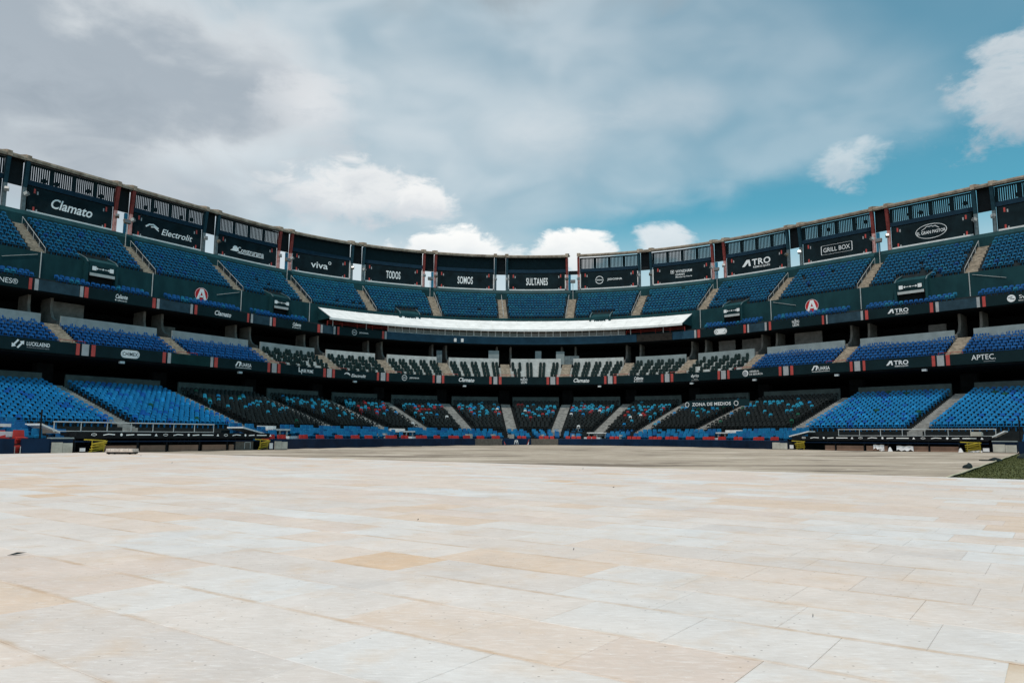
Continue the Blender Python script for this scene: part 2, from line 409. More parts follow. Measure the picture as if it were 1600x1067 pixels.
def child(mb, name, mats, par, **k):
    """child whose geometry was given in world coordinates, under a parent that stands elsewhere"""
    o = mb.obj(name, mats, None, **k)
    o.parent = par
    o.matrix_parent_inverse = wmat(par).inverted()
    return o
def wmat(o):
    M = Matrix.Translation(o.location) @ o.rotation_euler.to_matrix().to_4x4()
    return M if o.parent is None else wmat(o.parent) @ o.matrix_parent_inverse @ M
def rect(o0, o1, h0, h1): return [(o0, h0), (o1, h0), (o1, h1), (o0, h1)]
ORD = ['zeroth', 'first', 'second', 'third', 'fourth', 'fifth', 'sixth', 'seventh', 'eighth', 'ninth', 'tenth', 'eleventh', 'twelfth', 'thirteenth',
       'fourteenth', 'fifteenth', 'sixteenth', 'seventeenth', 'eighteenth', 'nineteenth', 'twentieth', 'twenty-first', 'twenty-second', 'twenty-third',
       'twenty-fourth', 'twenty-fifth', 'twenty-sixth', 'twenty-seventh', 'twenty-eighth', 'twenty-ninth', 'thirtieth']
def ordw(n):
    if n > 99: return 'hundred and ' + ordw(n - 100) if n > 100 else 'hundredth'
    if n <= 30: return ORD[n]
    tens = {3: 'thirty', 4: 'forty', 5: 'fifty', 6: 'sixty', 7: 'seventy', 8: 'eighty', 9: 'ninety'}
    t10 = {3: 'thirtieth', 4: 'fortieth', 5: 'fiftieth', 6: 'sixtieth', 7: 'seventieth', 8: 'eightieth', 9: 'ninetieth'}
    return t10[n // 10] if n % 10 == 0 else tens[n // 10] + '-' + ORD[n % 10]

# ------------------------------------------------------------------ lettering and flat print shapes
_tc = {}
def glyphs(s, style):
    if (s, style) in _tc: return _tc[(s, style)]
    cu = bpy.data.curves.new('t', 'FONT'); cu.body = s; cu.size = 1.0; cu.resolution_u = 3
    cu.offset = {'reg': 0.0, 'bold': 0.010, 'heavy': 0.020, 'ital': 0.010, 'script': 0.018, 'thin': -0.004}.get(style, 0)
    if style in ('ital', 'script'): cu.shear = 0.28
    if style in ('heavy',): cu.space_character = 1.06
    ob = bpy.data.objects.new('t', cu); COL.objects.link(ob)
    dg = bpy.context.evaluated_depsgraph_get()
    me = bpy.data.meshes.new_from_object(ob.evaluated_get(dg))
    v = np.array([p.co[:2] for p in me.vertices]); f = [tuple(p.vertices) for p in me.polygons]
    bpy.data.objects.remove(ob); bpy.data.meshes.remove(me); bpy.data.curves.remove(cu)
    v = v - v.min(0); v = v / v.max(0)
    _tc[(s, style)] = (v, f); return v, f
class S2:
    """flat artwork in (u, v) metres; each element on a material key"""
    def __init__(s): s.e = []
    def text(s, t, cx, cy, w, h, key='print_white', style='bold', slope=0.0):
        v, f = glyphs(t, style); q = (v - 0.5) * (w, h); q[:, 1] += q[:, 0] * slope
        s.e.append((q + (cx, cy), f, key)); return s
    def poly(s, pts, key='print_white'): s.e.append((np.array(pts, float), [tuple(range(len(pts)))], key)); return s
    def disc(s, cx, cy, rx, ry=None, key='print_white', n=24):
        ry = ry or rx
        return s.poly([(cx + rx * math.cos(2 * math.pi * i / n), cy + ry * math.sin(2 * math.pi * i / n)) for i in range(n)], key)
    def loop(s, pts, w, key='print_white'):
        """closed outline of width w"""
        p = np.array(pts, float); c = p.mean(0); n = len(p)
        d = p - c; L = np.linalg.norm(d, axis=1)[:, None]; q = p - d / L * w
        s.e.append((np.vstack([p, q]), [(i, (i + 1) % n, n + (i + 1) % n, n + i) for i in range(n)], key)); return s
    def ring(s, cx, cy, rx, ry, w, key='print_white', n=32):
        return s.loop([(cx + rx * math.cos(2 * math.pi * i / n), cy + ry * math.sin(2 * math.pi * i / n)) for i in range(n)], w, key)
    def rr(s, cx, cy, w, h, r, key='print_white', out=0.0):
        pts = []
        for sx_, sy_, a0 in ((1, 1, 0), (-1, 1, 90), (-1, -1, 180), (1, -1, 270)):
            for k in range(5):
                a = math.radians(a0 + 22.5 * k)
                pts.append((cx + sx_ * (w / 2 - r) + r * math.cos(a), cy + sy_ * (h / 2 - r) + r * math.sin(a)))
        return s.loop(pts, out, key) if out else s.poly(pts, key)
    def line(s, pts, w, key='print_white'):
        p = np.array(pts, float); up = []; dn = []
        for i in range(len(p)):
            d = p[min(i + 1, len(p) - 1)] - p[max(i - 1, 0)]; d = d / np.linalg.norm(d); nn = np.array((-d[1], d[0])) * w / 2
            up.append(p[i] + nn); dn.append(p[i] - nn)
        n = len(p)
        s.e.append((np.vstack([up, dn]), [(i, i + 1, n + i + 1, n + i) for i in range(n - 1)], key)); return s
    def place(s, name, parent, fn, per_key=True):
        """one part per printed colour, on the surface given by fn(u, v, lift)"""
        keys = []
        for _, _, k in s.e:
            if k not in keys: keys.append(k)
        lift0 = {k: 0.008 + 0.006 * i for i, k in enumerate(keys)}
        for k in keys:
            b = MB()
            for v, f, kk in s.e:
                if kk == k: b.add([fn(float(a), float(c), lift0[k]) for a, c in v], f)
            nm = name if k in ('print_white', 'ghost_print') else {'print_red': 'red_mark', 'print_grey': 'grey_mark', 'print_dark': 'dark_lettering'}.get(k, 'printed_mark')
            child(b, nm, k, parent)
def on_curve(t0, o, h0):
    L0 = Lt(t0, o)
    return lambda u, v, l: P(tL(L0 + u, o), o + l, h0 + v)
def on_plane(fr):   # fr maps local (x right, y towards viewer, z up)
    return lambda u, v, l: tuple(fr @ Vector((u, -l, v)))

def logo(kind, H):
    """artwork for one board, H = height of the board"""
    s = S2()
    if kind == 'Clamato': s.text('Clamato', 0, 0, 2.05 * H, .52 * H, style='script', slope=-.02)
    elif kind == 'Electrolit':
        s.line([(-1.5 * H, .02 * H), (-1.3 * H, .17 * H), (-1.05 * H, .2 * H), (-.75 * H, .03 * H)], .09 * H)
        s.line([(-1.2 * H, .04 * H), (-1.0 * H, .08 * H), (-.72 * H, -.1 * H)], .06 * H)
        s.text('Electrolit', .42 * H, -.08 * H, 1.95 * H, .36 * H, style='ital')
    elif kind == 'Construrama':
        s.text('Construrama', .25 * H, -.02 * H, 1.9 * H, .36 * H, style='bold')
        s.poly([(-1.25 * H, -.17 * H), (-.72 * H, -.17 * H), (-.66 * H, .0), (-.78 * H, .16 * H), (-.95 * H, .18 * H), (-1.06 * H, .08 * H), (-1.08 * H, -.05 * H)])
        s.line([(-.7 * H, -.24 * H), (1.2 * H, -.24 * H)], .035 * H)
    elif kind == 'VIVA':
        s.text('viva', -.1 * H, 0, 1.25 * H, .42 * H, style='bold'); s.ring(.66 * H, .26 * H, .11 * H, .11 * H, .04 * H)
    elif kind in ('TODOS', 'SOMOS', 'SULTANES'): s.text(kind, 0, 0, {'TODOS': .95, 'SOMOS': 1.02, 'SULTANES': 1.45}[kind] * H, .5 * H, style='heavy')
    elif kind == 'JIDOSHA':
        s.ring(-.72 * H, 0, .30 * H, .30 * H, .045 * H); s.poly([(-1.06 * H, -.085 * H), (-.38 * H, -.085 * H), (-.38 * H, .085 * H), (-1.06 * H, .085 * H)], 'print_dark')
        s.e.append((glyphs('NISSAN', 'bold')[0].__sub__(.5) * (.6 * H, .12 * H) + (-.72 * H, 0), glyphs('NISSAN', 'bold')[1], 'print_white2'))
        s.text('JIDOSHA', .42 * H, 0, 1.1 * H, .19 * H, style='heavy')
        s.e = [(a, b, 'print_white' if k == 'print_white' else k) for a, b, k in s.e]
    elif kind == 'WYNDHAM':
        s.rr(-.72 * H, .17 * H, .24 * H, .24 * H, .02 * H, out=.035 * H); s.disc(-.72 * H, .17 * H, .05 * H)
        s.text('WYNDHAM', .12 * H, .17 * H, 1.2 * H, .2 * H); s.text('GARDEN', -.16 * H, -.06 * H, .66 * H, .14 * H); s.text('Monterrey Norte', .12 * H, -.25 * H, 1.2 * H, .14 * H)
    elif kind == 'ATRO':
        s.poly([(-1.05 * H, -.14 * H), (-.72 * H, .3 * H), (-.5 * H, .3 * H), (-.42 * H, -.14 * H), (-.56 * H, -.14 * H), (-.6 * H, .12 * H), (-.86 * H, -.14 * H)])
        s.text('TRO', .33 * H, .08 * H, 1.32 * H, .42 * H, style='heavy'); s.text('REMOLQUES', .35 * H, -.27 * H, 1.2 * H, .15 * H, style='bold')
    elif kind == 'GRILL BOX':
        s.rr(0, 0, 1.95 * H, .58 * H, .06 * H, out=.04 * H); s.text('GRILL BOX', 0, 0, 1.65 * H, .27 * H, style='reg')
    elif kind == 'EL GRAN PASTOR':
        s.ring(0, 0, .82 * H, .42 * H, .03 * H); s.text('EL GRAN PASTOR', 0, -.05 * H, 1.5 * H, .18 * H, style='bold')
        s.line([(-.5 * H, .1 * H), (-.32 * H, .2 * H), (-.2 * H, .3 * H), (-.08 * H, .26 * H), (.02 * H, .3 * H), (.1 * H, .24 * H), (.22 * H, .27 * H), (.42 * H, .12 * H)], .03 * H)
    elif kind == 'P': s.text('PSG', 0, 0, 1.6 * H, .34 * H, style='heavy')
    elif kind == 'Caliente':
        s.text('Caliente', 0, .10 * H, 1.15 * H, .42 * H, style='script'); s.text('caliente.mx', .08 * H, -.27 * H, .95 * H, .15 * H); s.disc(-.55 * H, -.27 * H, .07 * H)
    elif kind == 'CHIMEX':
        s.rr(0, 0, 1.6 * H, .66 * H, .32 * H); s.text('CHIMEX', 0, 0, 1.3 * H, .3 * H, 'print_dark', 'heavy')
        s.rr(0, 0, 1.48 * H, .55 * H, .27 * H, 'print_grey', out=.035 * H)
    elif kind == 'NL':
        s.text('EL', 0, .36 * H, .2 * H, .12 * H); s.text('NUEVO', 0, .14 * H, .8 * H, .3 * H, style='bold'); s.text('LEON', 0, -.2 * H, .7 * H, .3 * H, style='bold')
    elif kind == 'UARSA':
        s.poly([(-1.0 * H, -.16 * H), (-.72 * H, .32 * H), (-.34 * H, .32 * H), (-.26 * H, .2 * H), (-.42 * H, -.16 * H), (-.56 * H, -.16 * H), (-.46 * H, .2 * H), (-.64 * H, .2 * H), (-.84 * H, -.16 * H)])
        s.text('UARSA', .36 * H, .02 * H, 1.2 * H, .36 * H, style='bold'); s.line([(-.95 * H, -.3 * H), (.95 * H, -.3 * H)], .04 * H)
    elif kind == 'BE PRIME':
        s.poly([(-1.05 * H, .36 * H), (-.95 * H, .36 * H), (-.95 * H, -.06 * H), (-.75 * H, -.06 * H), (-.75 * H, -.16 * H), (-1.05 * H, -.16 * H)])
        s.poly([(-.68 * H, .14 * H), (-.42 * H, .14 * H), (-.42 * H, -.16 * H), (-.5 * H, -.16 * H), (-.5 * H, .05 * H), (-.6 * H, .05 * H), (-.6 * H, -.36 * H), (-.68 * H, -.36 * H)])
        s.text('BE PRIME', .35 * H, 0, 1.35 * H, .36 * H, style='bold')
    elif kind == 'dyrio': s.text('dyrio', 0, .05 * H, 1.0 * H, .46 * H, style='bold'); s.text('seguridad', .1 * H, -.28 * H, .5 * H, .1 * H, style='reg'); s.line([(-.5 * H, -.45 * H), (.5 * H, -.45 * H)], .02 * H)
    elif kind == 'GENERAL':
        s.disc(-1.0 * H, 0, .36 * H, key='print_white'); s.disc(-1.04 * H, -.03 * H, .28 * H, key='print_grey')
        s.text('GENERAL', .12 * H, .17 * H, 1.2 * H, .2 * H, style='bold'); s.text('DE SEGUROS', .3 * H, -.14 * H, 1.6 * H, .2 * H, style='bold')
    elif kind == 'APTEC': s.text('APTEC.', 0, .08 * H, 1.9 * H, .46 * H, style='reg'); s.line([(0, -.32 * H), (.9 * H, -.32 * H)], .04 * H, 'print_grey')
    elif kind == 'LUCKLAEND':
        s.poly([(-1.6 * H, -.28 * H), (-1.6 * H, .05 * H), (-1.5 * H, -.02 * H), (-1.2 * H, .36 * H), (-1.08 * H, .28 * H), (-1.38 * H, -.1 * H), (-1.28 * H, -.2 * H)])
        s.poly([(-.72 * H, .28 * H), (-.72 * H, -.05 * H), (-.82 * H, .02 * H), (-1.12 * H, -.36 * H), (-1.24 * H, -.28 * H), (-.94 * H, .1 * H), (-1.04 * H, .2 * H)])
        s.text('LUCKLAEND', .35 * H, .08 * H, 1.75 * H, .32 * H, style='heavy'); s.text('REFACCIONES', .35 * H, -.22 * H, 1.7 * H, .09 * H, 'print_grey', style='bold')
    elif kind == 'Swiss':
        s.disc(-.85 * H, 0, .34 * H); s.line([(-1.1 * H, .08 * H), (-.75 * H, .14 * H), (-.95 * H, -.02 * H), (-.6 * H, -.08 * H)], .07 * H, 'print_dark')
        s.text('Swiss', .35 * H, .08 * H, 1.15 * H, .34 * H, style='reg'); s.text('GROUP', -.1 * H, -.26 * H, .4 * H, .12 * H, style='reg')
    elif kind == 'SULTANES®': s.text('SULTANES®', 0, 0, 3.2 * H, .45 * H, style='reg')
    elif kind == 'A':
        s.disc(0, 0, .5 * H, key='print_red', n=36)
        s.poly([(-.38 * H, -.32 * H), (-.12 * H, .42 * H), (.14 * H, .42 * H), (.40 * H, -.32 * H), (.20 * H, -.36 * H), (.0, .22 * H), (-.2 * H, -.36 * H)], 'print_white')
        s.poly([(-.2 * H, -.17 * H), (.2 * H, -.17 * H), (.16 * H, -.05 * H), (-.16 * H, -.05 * H)], 'print_white')
        s.ring(0, 0, .5 * H, .5 * H, .025 * H)
    elif kind == 'MR':
        for sg in (-1, 1):
            s.line([(sg * .05 * H, -.05 * H), (sg * .2 * H, .33 * H), (sg * .3 * H, .33 * H), (sg * .42 * H, -.4 * H)], .1 * H)
        s.ring(0, .2 * H, .28 * H, .24 * H, .07 * H); s.line([(0, .0), (0, -.4 * H)], .08 * H); s.line([(-.3 * H, .08 * H), (.3 * H, .08 * H)], .07 * H)
    s.e = [(a, b, 'print_white' if k == 'print_white2' else k) if k != 'print_white2' else (a, b, 'name_white') for a, b, k in s.e]
    return s
MATS['name_white'] = MATS['print_white']
LOGOS = {}
for k_ in ('Clamato', 'Electrolit', 'Construrama', 'VIVA', 'TODOS', 'SOMOS', 'SULTANES', 'JIDOSHA', 'WYNDHAM', 'ATRO', 'GRILL BOX', 'EL GRAN PASTOR', 'P', 'Caliente',
           'CHIMEX', 'NL', 'UARSA', 'BE PRIME', 'dyrio', 'GENERAL', 'APTEC', 'LUCKLAEND', 'Swiss', 'SULTANES®', 'A', 'MR'): logo(k_, 1.0)
for a_ in (('ZONA DE MEDIOS', 'heavy'), ('SULTANES', 'heavy'), ('Monterrey', 'script'), ('ULTANES', 'heavy'), ('de Mty', 'bold')): glyphs(*a_)

# ------------------------------------------------------------------ ground
def sheet(name, pts, z, m, kind='structure', label=None):
    b = MB().add([(x, y, z) for x, y in pts], [tuple(range(len(pts)))])
    o = b.obj(name, m); o['kind'] = kind
    if label: o['label'] = label
    return o
sheet('ground', [(-1500, -1500), (1500, -1500), (1500, 2500), (-1500, 2500)], -0.06, 'earth', label='bare earth under and around the stadium')
UD = Vector((0.81, -0.586)).normalized()           # along the panel rows
VD = Vector((-UD.y, UD.x))
def uv2xy(u, v): q = UD * u + VD * v; return (q.x, q.y)
V_EDGE, U_GRASS = 22.42, -2.52
# dusty grey cover stretched over the infield, with shallow folds
b = MB(); nx, ny = 150, 120
u0, u1, v0, v1 = -75.0, U_GRASS, V_EDGE - 0.5, 85.0
vs = []
for j in range(ny + 1):
    for i in range(nx + 1):
        u = u0 + (u1 - u0) * i / nx; v = v0 + (v1 - v0) * j / ny; x, y = uv2xy(u, v)
        z = 0.012 + 0.022 * math.sin(x * 0.35 + 3 * math.sin(y * 0.11)) * math.sin(y * 0.6 + x * 0.1) + 0.010 * math.sin(y * 1.9 + x * 0.7)
        vs.append((x, y, max(z, -0.012)))
b.add(vs, [(j * (nx + 1) + i, j * (nx + 1) + i + 1, (j + 1) * (nx + 1) + i + 1, (j + 1) * (nx + 1) + i) for j in range(ny) for i in range(nx)])
o = b.obj('infield_cover', 'field_cover', smooth=True); o['kind'] = 'structure'; o['label'] = 'dusty grey sheet covering the infield'
# turf corner at the right: sheet plus blades
g0, g1, h0, h1 = U_GRASS + 0.015, 45.0, V_EDGE - 0.3, 62.0
sheet('turf_ground', [uv2xy(g0, h0), uv2xy(g1, h0), uv2xy(g1, h1), uv2xy(g0, h1)], -0.03, 'turf', label='dark soil under the turf at the right')
vs, fs = [], []
r2 = random.Random(3)
for i in range(30000):
    u = g0 + 0.05 + r2.random() ** 1.5 * 16; v = V_EDGE + 0.15 + r2.random() ** 1.3 * 34; x, y = uv2xy(u, v)
    a = r2.random() * 6.283; w = 0.012 + 0.015 * r2.random(); hh = -0.012 + 0.022 * r2.random(); dx, dy = math.cos(a) * w, math.sin(a) * w
    k = len(vs); vs += [(x - dx, y - dy, -0.03), (x + dx, y + dy, -0.03), (x + dy * .8, y - dx * .8, hh)]; fs.append((k, k + 1, k + 2))
o = MB().add(vs, fs).obj('grass', 'turf'); o['kind'] = 'stuff'; o['label'] = 'short dark green turf beyond the white floor at the right'
b = MB(); b.path([(*uv2xy(U_GRASS + 0.02, V_EDGE + 0.05 + i * 2.0), 0.03 + 0.01 * math.sin(i * 2.1)) for i in range(20)], 0.022, 6)
tag(b.obj('rope', 'rope_cream'), 'pale cord running between grey infield sheet and green turf', 'rope')
sheet('clay_strip', [(-26.6, 35.2), (-24.9, 34.2), (-21.2, 46.5), (-23.9, 46.2)], -0.02, 'clay', label='red clay strip below the left field wall')

# ------------------------------------------------------------------ white panel floor
floor = sheet('floor', [uv2xy(-60, -14), uv2xy(40, -14), uv2xy(40, V_EDGE), uv2xy(-60, V_EDGE)], 0.0545, 'seam_rust', label='floor of white plastic panels laid over the outfield')
PU, PV = 0.70, 0.63
gp = 0.0016
def panel_template():
    hx, hy = PU / 2 - gp / 2, PV / 2 - gp / 2; e = 0.004
    v = [(-hx, -hy, 0.050), (hx, -hy, 0.050), (hx, hy, 0.050), (-hx, hy, 0.050),
         (-hx, -hy, 0.058), (hx, -hy, 0.058), (hx, hy, 0.058), (-hx, hy, 0.058),
         (-hx + e, -hy + e, 0.060), (hx - e, -hy + e, 0.060), (hx - e, hy - e, 0.060), (-hx + e, hy - e, 0.060)]
    f = []
    for r in (0, 4):
        for i in range(4): f.append((r + i, r + (i + 1) % 4, r + 4 + (i + 1) % 4, r + 4 + i))
    f.append((8, 9, 10, 11)); return np.array(v), f
TV, TF = panel_template()
FL = 26.52 / 36 * 1600
def image_xy(p):
    th, ro = 0.124834, 0.0044936
    X, Y, Z = p[0], p[1], p[2] - HC
    d = Y * math.cos(th) + Z * math.sin(th)
    if d < 0.1: return None
    x = FL * X / d; y = -FL * (-Y * math.sin(th) + Z * math.cos(th)) / d
    return 800 + math.cos(ro) * x - math.sin(ro) * y, 533.5 + math.sin(ro) * x + math.cos(ro) * y, d
def in_view(p, mg=30):
    q = image_xy(p)
    return q is not None and -mg < q[0] < 1600 + mg and -mg < q[1] < 1067 + mg
def uv_mesh(me, TFl, ntile):
    uvl = me.uv_layers.new(name='UVMap')
    hx, hy = PU / 2 - gp / 2, PV / 2 - gp / 2
    one = np.array([(TV[i][0] / (2 * hx) + .5, TV[i][1] / (2 * hy) + .5) for f in TFl for i in f], dtype=np.float32)
    uvl.data.foreach_set('uv', np.tile(one, (ntile, 1)).ravel())
tile_me = []
for ci in range(len(TILE_COLS)):
    me = bpy.data.meshes.new('floor_panel'); me.from_pydata([tuple(v) for v in TV], [], TF); me.materials.append(MATS['floor_panel_%d' % ci])
    uv_mesh(me, TF, 1); tile_me.append(me)
rowa = math.atan2(UD.y, UD.x)
tiles = []
r3 = random.Random(11)
prev = {}
vi = 0
nrow = 0
v = V_EDGE - PV / 2
while v > -10:
    off = 0.37 * (nrow % 2) + 0.12 * math.sin(nrow * 1.7) + 0.02
    u = -52 + off; run = 0; c = 0; cur = {}
    while u < 36:
        x, y = uv2xy(u, v)
        if run <= 0:
            c = r3.choices(range(len(TILE_COLS)), TILE_W)[0]; run = 1 if c == 5 else r3.choice((1, 1, 1, 2, 2, 3))
            q = prev.get(int(u // PU))
            if q is not None and r3.random() < 0.22 and q != 5: c = q
        cur[int(u // PU)] = c; run -= 1
        if y > 1.0 and in_view((x, y, 0.06), 120) and x > -27.0 - (y - 38) * 0.05 and not (y > 36 and x < -24 + (y - 41) * 0.5 + 0.6):
            tiles.append((x, y, c, r3.uniform(-.0004, .0004), r3.uniform(-.0003, .0003), r3.uniform(-.0003, .0003)))
        u += PU
    prev = cur; v -= PV; nrow += 1
tiles.sort(key=lambda q: q[0] ** 2 + q[1] ** 2)
vis = [q for q in tiles if in_view((q[0], q[1], .06), 10)]
keep = set(id(q) for q in vis[:300])
for q in vis[:300]:
    o = bpy.data.objects.new('floor_panel', tile_me[q[2]]); COL.objects.link(o)
    o.location = (q[0], q[1], q[3]); o.rotation_euler = (q[4], q[5], rowa); o.parent = floor
rest = [q for q in tiles if id(q) not in keep]
n = len(rest); Rm = np.array([[math.cos(rowa), -math.sin(rowa), 0], [math.sin(rowa), math.cos(rowa), 0], [0, 0, 1]])
base = TV @ Rm.T
allv = (np.repeat([[(q[0], q[1], q[3])] for q in rest], len(TV), axis=1).reshape(n, len(TV), 3) + base[None]).reshape(-1, 3)
fl = [tuple(i + k * len(TV) for i in f) for k in range(n) for f in TF]
me = bpy.data.meshes.new('floor_panels'); me.from_pydata(allv.tolist(), [], fl)
for ci in range(len(TILE_COLS)): me.materials.append(MATS['floor_panel_%d' % ci])
me.polygons.foreach_set('material_index', np.repeat([q[2] for q in rest], len(TF)).astype(np.int32))
uv_mesh(me, TF, n)
o = bpy.data.objects.new('floor_panels', me); COL.objects.link(o); o.parent = floor; o['kind'] = 'stuff'

# ------------------------------------------------------------------ the grandstand
KS = range(-7, 8); BAYS = range(-7, 7)
AH = 0.65                                            # half an aisle
G = thing('grandstand', 'three-tier curved stadium grandstand with thin roof and rows of blue and black seats', 'grandstand', P(0, 12, -HC))
def T(k): return k * WB
SOLID = (-3, -2, -1, 0)                              # bays without slatted openings
bankv = lambda k: 'red' if k % 2 else 'teal'
NB = 6
for k in BAYS:
    # roof slab with a dark sheet for its painted-in underside shade, one length per bay
    a = (T(k), 0.004 if k != 1 else 0.8); c = (T(k + 1), -0.004 if k + 1 != 1 else -0.8)
    b = MB().sweep([(0.45, 28.80), (0.47, 28.62), (0.40, 28.40), (-0.1, 28.48), (-4.2, 29.62), (-4.2, 29.74)], a, c, NB)
    rf = child(b, 'roof', 'roof_concrete', G)
    child(MB().sweep([(0.30, 28.372), (0.30, 28.352), (-0.12, 28.455), (-4.1, 29.55), (-4.1, 29.57), (-0.12, 28.47)], (a[0], a[1] + .02), (c[0], c[1] - .02), NB), 'underside_shade', 'roof_shade_dark', rf)
    # upper back wall, beam and slat screen
    a, c = (T(k), 1.12), (T(k + 1), -1.12)
    child(MB().sweep(rect(-0.55, -0.33, 22.2, 25.98), a, c, NB), 'back_wall', 'wall_teal', G)
    child(MB().sweep(rect(-0.60, -0.12, 26.02, 26.56), a, c, NB), 'beam', 'beam_navy', G)
    if k in SOLID:
        child(MB().sweep(rect(-0.50, -0.36, 26.6, 28.6), a, c, NB), 'upper_panel', 'wall_teal', G)
    else:
        b = MB(); Lw = WB - 2.24; s0 = (RR + .4) / RR if TL < T(k) < TR else 1
        groups = 4; gw = Lw / groups
        for g in range(groups):
            x0 = 1.12 + g * gw
            b.sweep(rect(-0.26, -0.12, 26.58, 28.33), (T(k), x0), (T(k), x0 + .34), 1)
            ns = 9; pw = (gw - .34) / ns
            for q in range(ns):
                b.sweep(rect(-0.165, -0.14, 26.58, 28.33), (T(k), x0 + .34 + q * pw + pw * .27), (T(k), x0 + .34 + (q + 1) * pw), 1)
        b.sweep(rect(-0.30, -0.10, 28.16, 28.33), a, c, NB)
        o = child(b, 'slat_screen', 'wall_teal', G); o['kind'] = 'stuff'
        if k in (-7, -6, -5, 4, 5, 6):                # ventilation fans hanging behind the outer screens
            for q in (2.1, 3.4, 6.9, 8.4):
                b = MB(); cx, cy, cz = P(tL(Lt(T(k), -.9) + 1.1 + q * .98, -.9), -.9, 27.35 + .25 * math.sin(q * 5 + k)); n8 = 10
                aa = ang(T(k) + q); tx, ty = math.cos(aa), -math.sin(aa); ox, oy = math.sin(aa), math.cos(aa)
                v1 = [(cx + tx * .26 * math.cos(6.283 * i / n8), cy + ty * .26 * math.cos(6.283 * i / n8), cz + .26 * math.sin(6.283 * i / n8)) for i in range(n8)]
                v2 = [(p[0] + ox * .2, p[1] + oy * .2, p[2]) for p in v1]
                b.add(v1 + v2, [(i, (i + 1) % n8, n8 + (i + 1) % n8, n8 + i) for i in range(n8)] + [tuple(range(n8)), tuple(range(n8, 2 * n8))])
                child(b, 'fan', 'roof_shade_dark', G)
    # parapet behind the top seats
    child(MB().sweep([(-0.30, 20.6), (0.75, 20.6), (0.75, 22.55), (0.35, 23.06), (-0.30, 23.06)], (T(k), .004), (T(k + 1), -.004), NB), 'parapet', 'green_wall', G)
    # upper tier
    prof = []
    for r in range(9):
        prof += [(1.0 + .62 * r, 21.5 - .49 * r), (1.0 + .62 * (r + 1), 21.5 - .49 * r)]
    prof = [(0.76, 21.5)] + prof[1:] + [(6.58, 16.6), (0.76, 20.4)]
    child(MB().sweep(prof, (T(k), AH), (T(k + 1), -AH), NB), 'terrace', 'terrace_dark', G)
    # green wall below it, walkway, underside
    child(MB().sweep(rect(6.60, 6.78, 14.2, 17.56), (T(k), .004), (T(k + 1), -.004), NB), 'front_wall', 'green_wall', G)
    child(MB().sweep([(6.80, 14.75), (8.15, 14.75), (8.15, 14.36), (9.15, 14.36), (9.15, 13.36), (6.80, 13.36)], (T(k), .004), (T(k + 1), -.004), NB), 'walkway', 'terrace_dark', G)
    child(MB().sweep(rect(9.17, 9.45, 13.30, 14.38), (T(k), .003), (T(k + 1), -.003), NB), 'fascia', 'wall_teal', G)
    child(MB().sweep([(9.15, 13.33), (9.15, 13.2), (2.5, 13.0), (2.5, 13.3)], (T(k), .002), (T(k + 1), -.002), NB), 'ceiling', 'recess_shade', G)
    child(MB().sweep(rect(2.2, 2.48, 4.4, 14.0), (T(k), .002), (T(k + 1), -.002), NB), 'concourse_wall', 'recess_shade', G)
    # middle tier
    box = -4 <= k <= 3
    prof = [(9.78, 9.7 if box else 9.78)]
    if box:
        for r in range(4): prof += [(9.78 + 1.05 * (r + 1), 9.7 - .55 * r), (9.78 + 1.05 * (r + 1), 9.7 - .55 * (r + 1))]
        prof = prof[:-1]
    else:
        for r in range(6): prof += [(9.78 + .71 * (r + 1), 9.78 - .37 * r), (9.78 + .71 * (r + 1), 9.78 - .37 * (r + 1))]
        prof = prof[:-1]
    prof += [(13.98, 7.3), (9.78, 7.3)]
    prof[-3] = (13.98, prof[-3][1])
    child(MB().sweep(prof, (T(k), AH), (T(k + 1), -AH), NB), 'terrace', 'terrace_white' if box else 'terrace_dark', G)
    child(MB().sweep(rect(9.55, 9.75, 8.9, 11.16), (T(k), AH + .25), (T(k + 1), -AH - .25), NB), 'rear_wall', 'terrace_white' if -3 <= k <= 1 else 'midwall_grey', G)
    child(MB().sweep(rect(2.5, 9.53, 9.2, 10.3), (T(k), .002), (T(k + 1), -.002), NB), 'concourse_floor', 'recess_shade', G)
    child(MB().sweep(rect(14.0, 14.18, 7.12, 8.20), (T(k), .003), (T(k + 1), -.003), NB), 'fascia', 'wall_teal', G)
    child(MB().sweep([(14.02, 7.10), (14.02, 6.95), (2.5, 6.4), (2.5, 7.1)], (T(k), .002), (T(k + 1), -.002), NB), 'ceiling', 'recess_shade', G)
    # lower bowl
    prof = [(11.25, 4.2)]
    for r in range(16): prof += [(11.6 + .8 * (r + 1), 4.2 - .24 * r), (11.6 + .8 * (r + 1), 4.2 - .24 * (r + 1))]
    prof = prof[:-1] + [(24.4, -HC - .05), (11.25, 3.2)]
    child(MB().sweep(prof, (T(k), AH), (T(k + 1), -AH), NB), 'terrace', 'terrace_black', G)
    child(MB().sweep(rect(11.0, 11.22, 3.6, 5.54), (T(k), 1.05), (T(k + 1), -1.05), NB), 'rear_wall', 'lowwall_grey', G)
    child(MB().sweep(rect(2.5, 10.98, 3.4, 4.3), (T(k), .002), (T(k + 1), -.002), NB), 'concourse_floor', 'recess_shade', G)

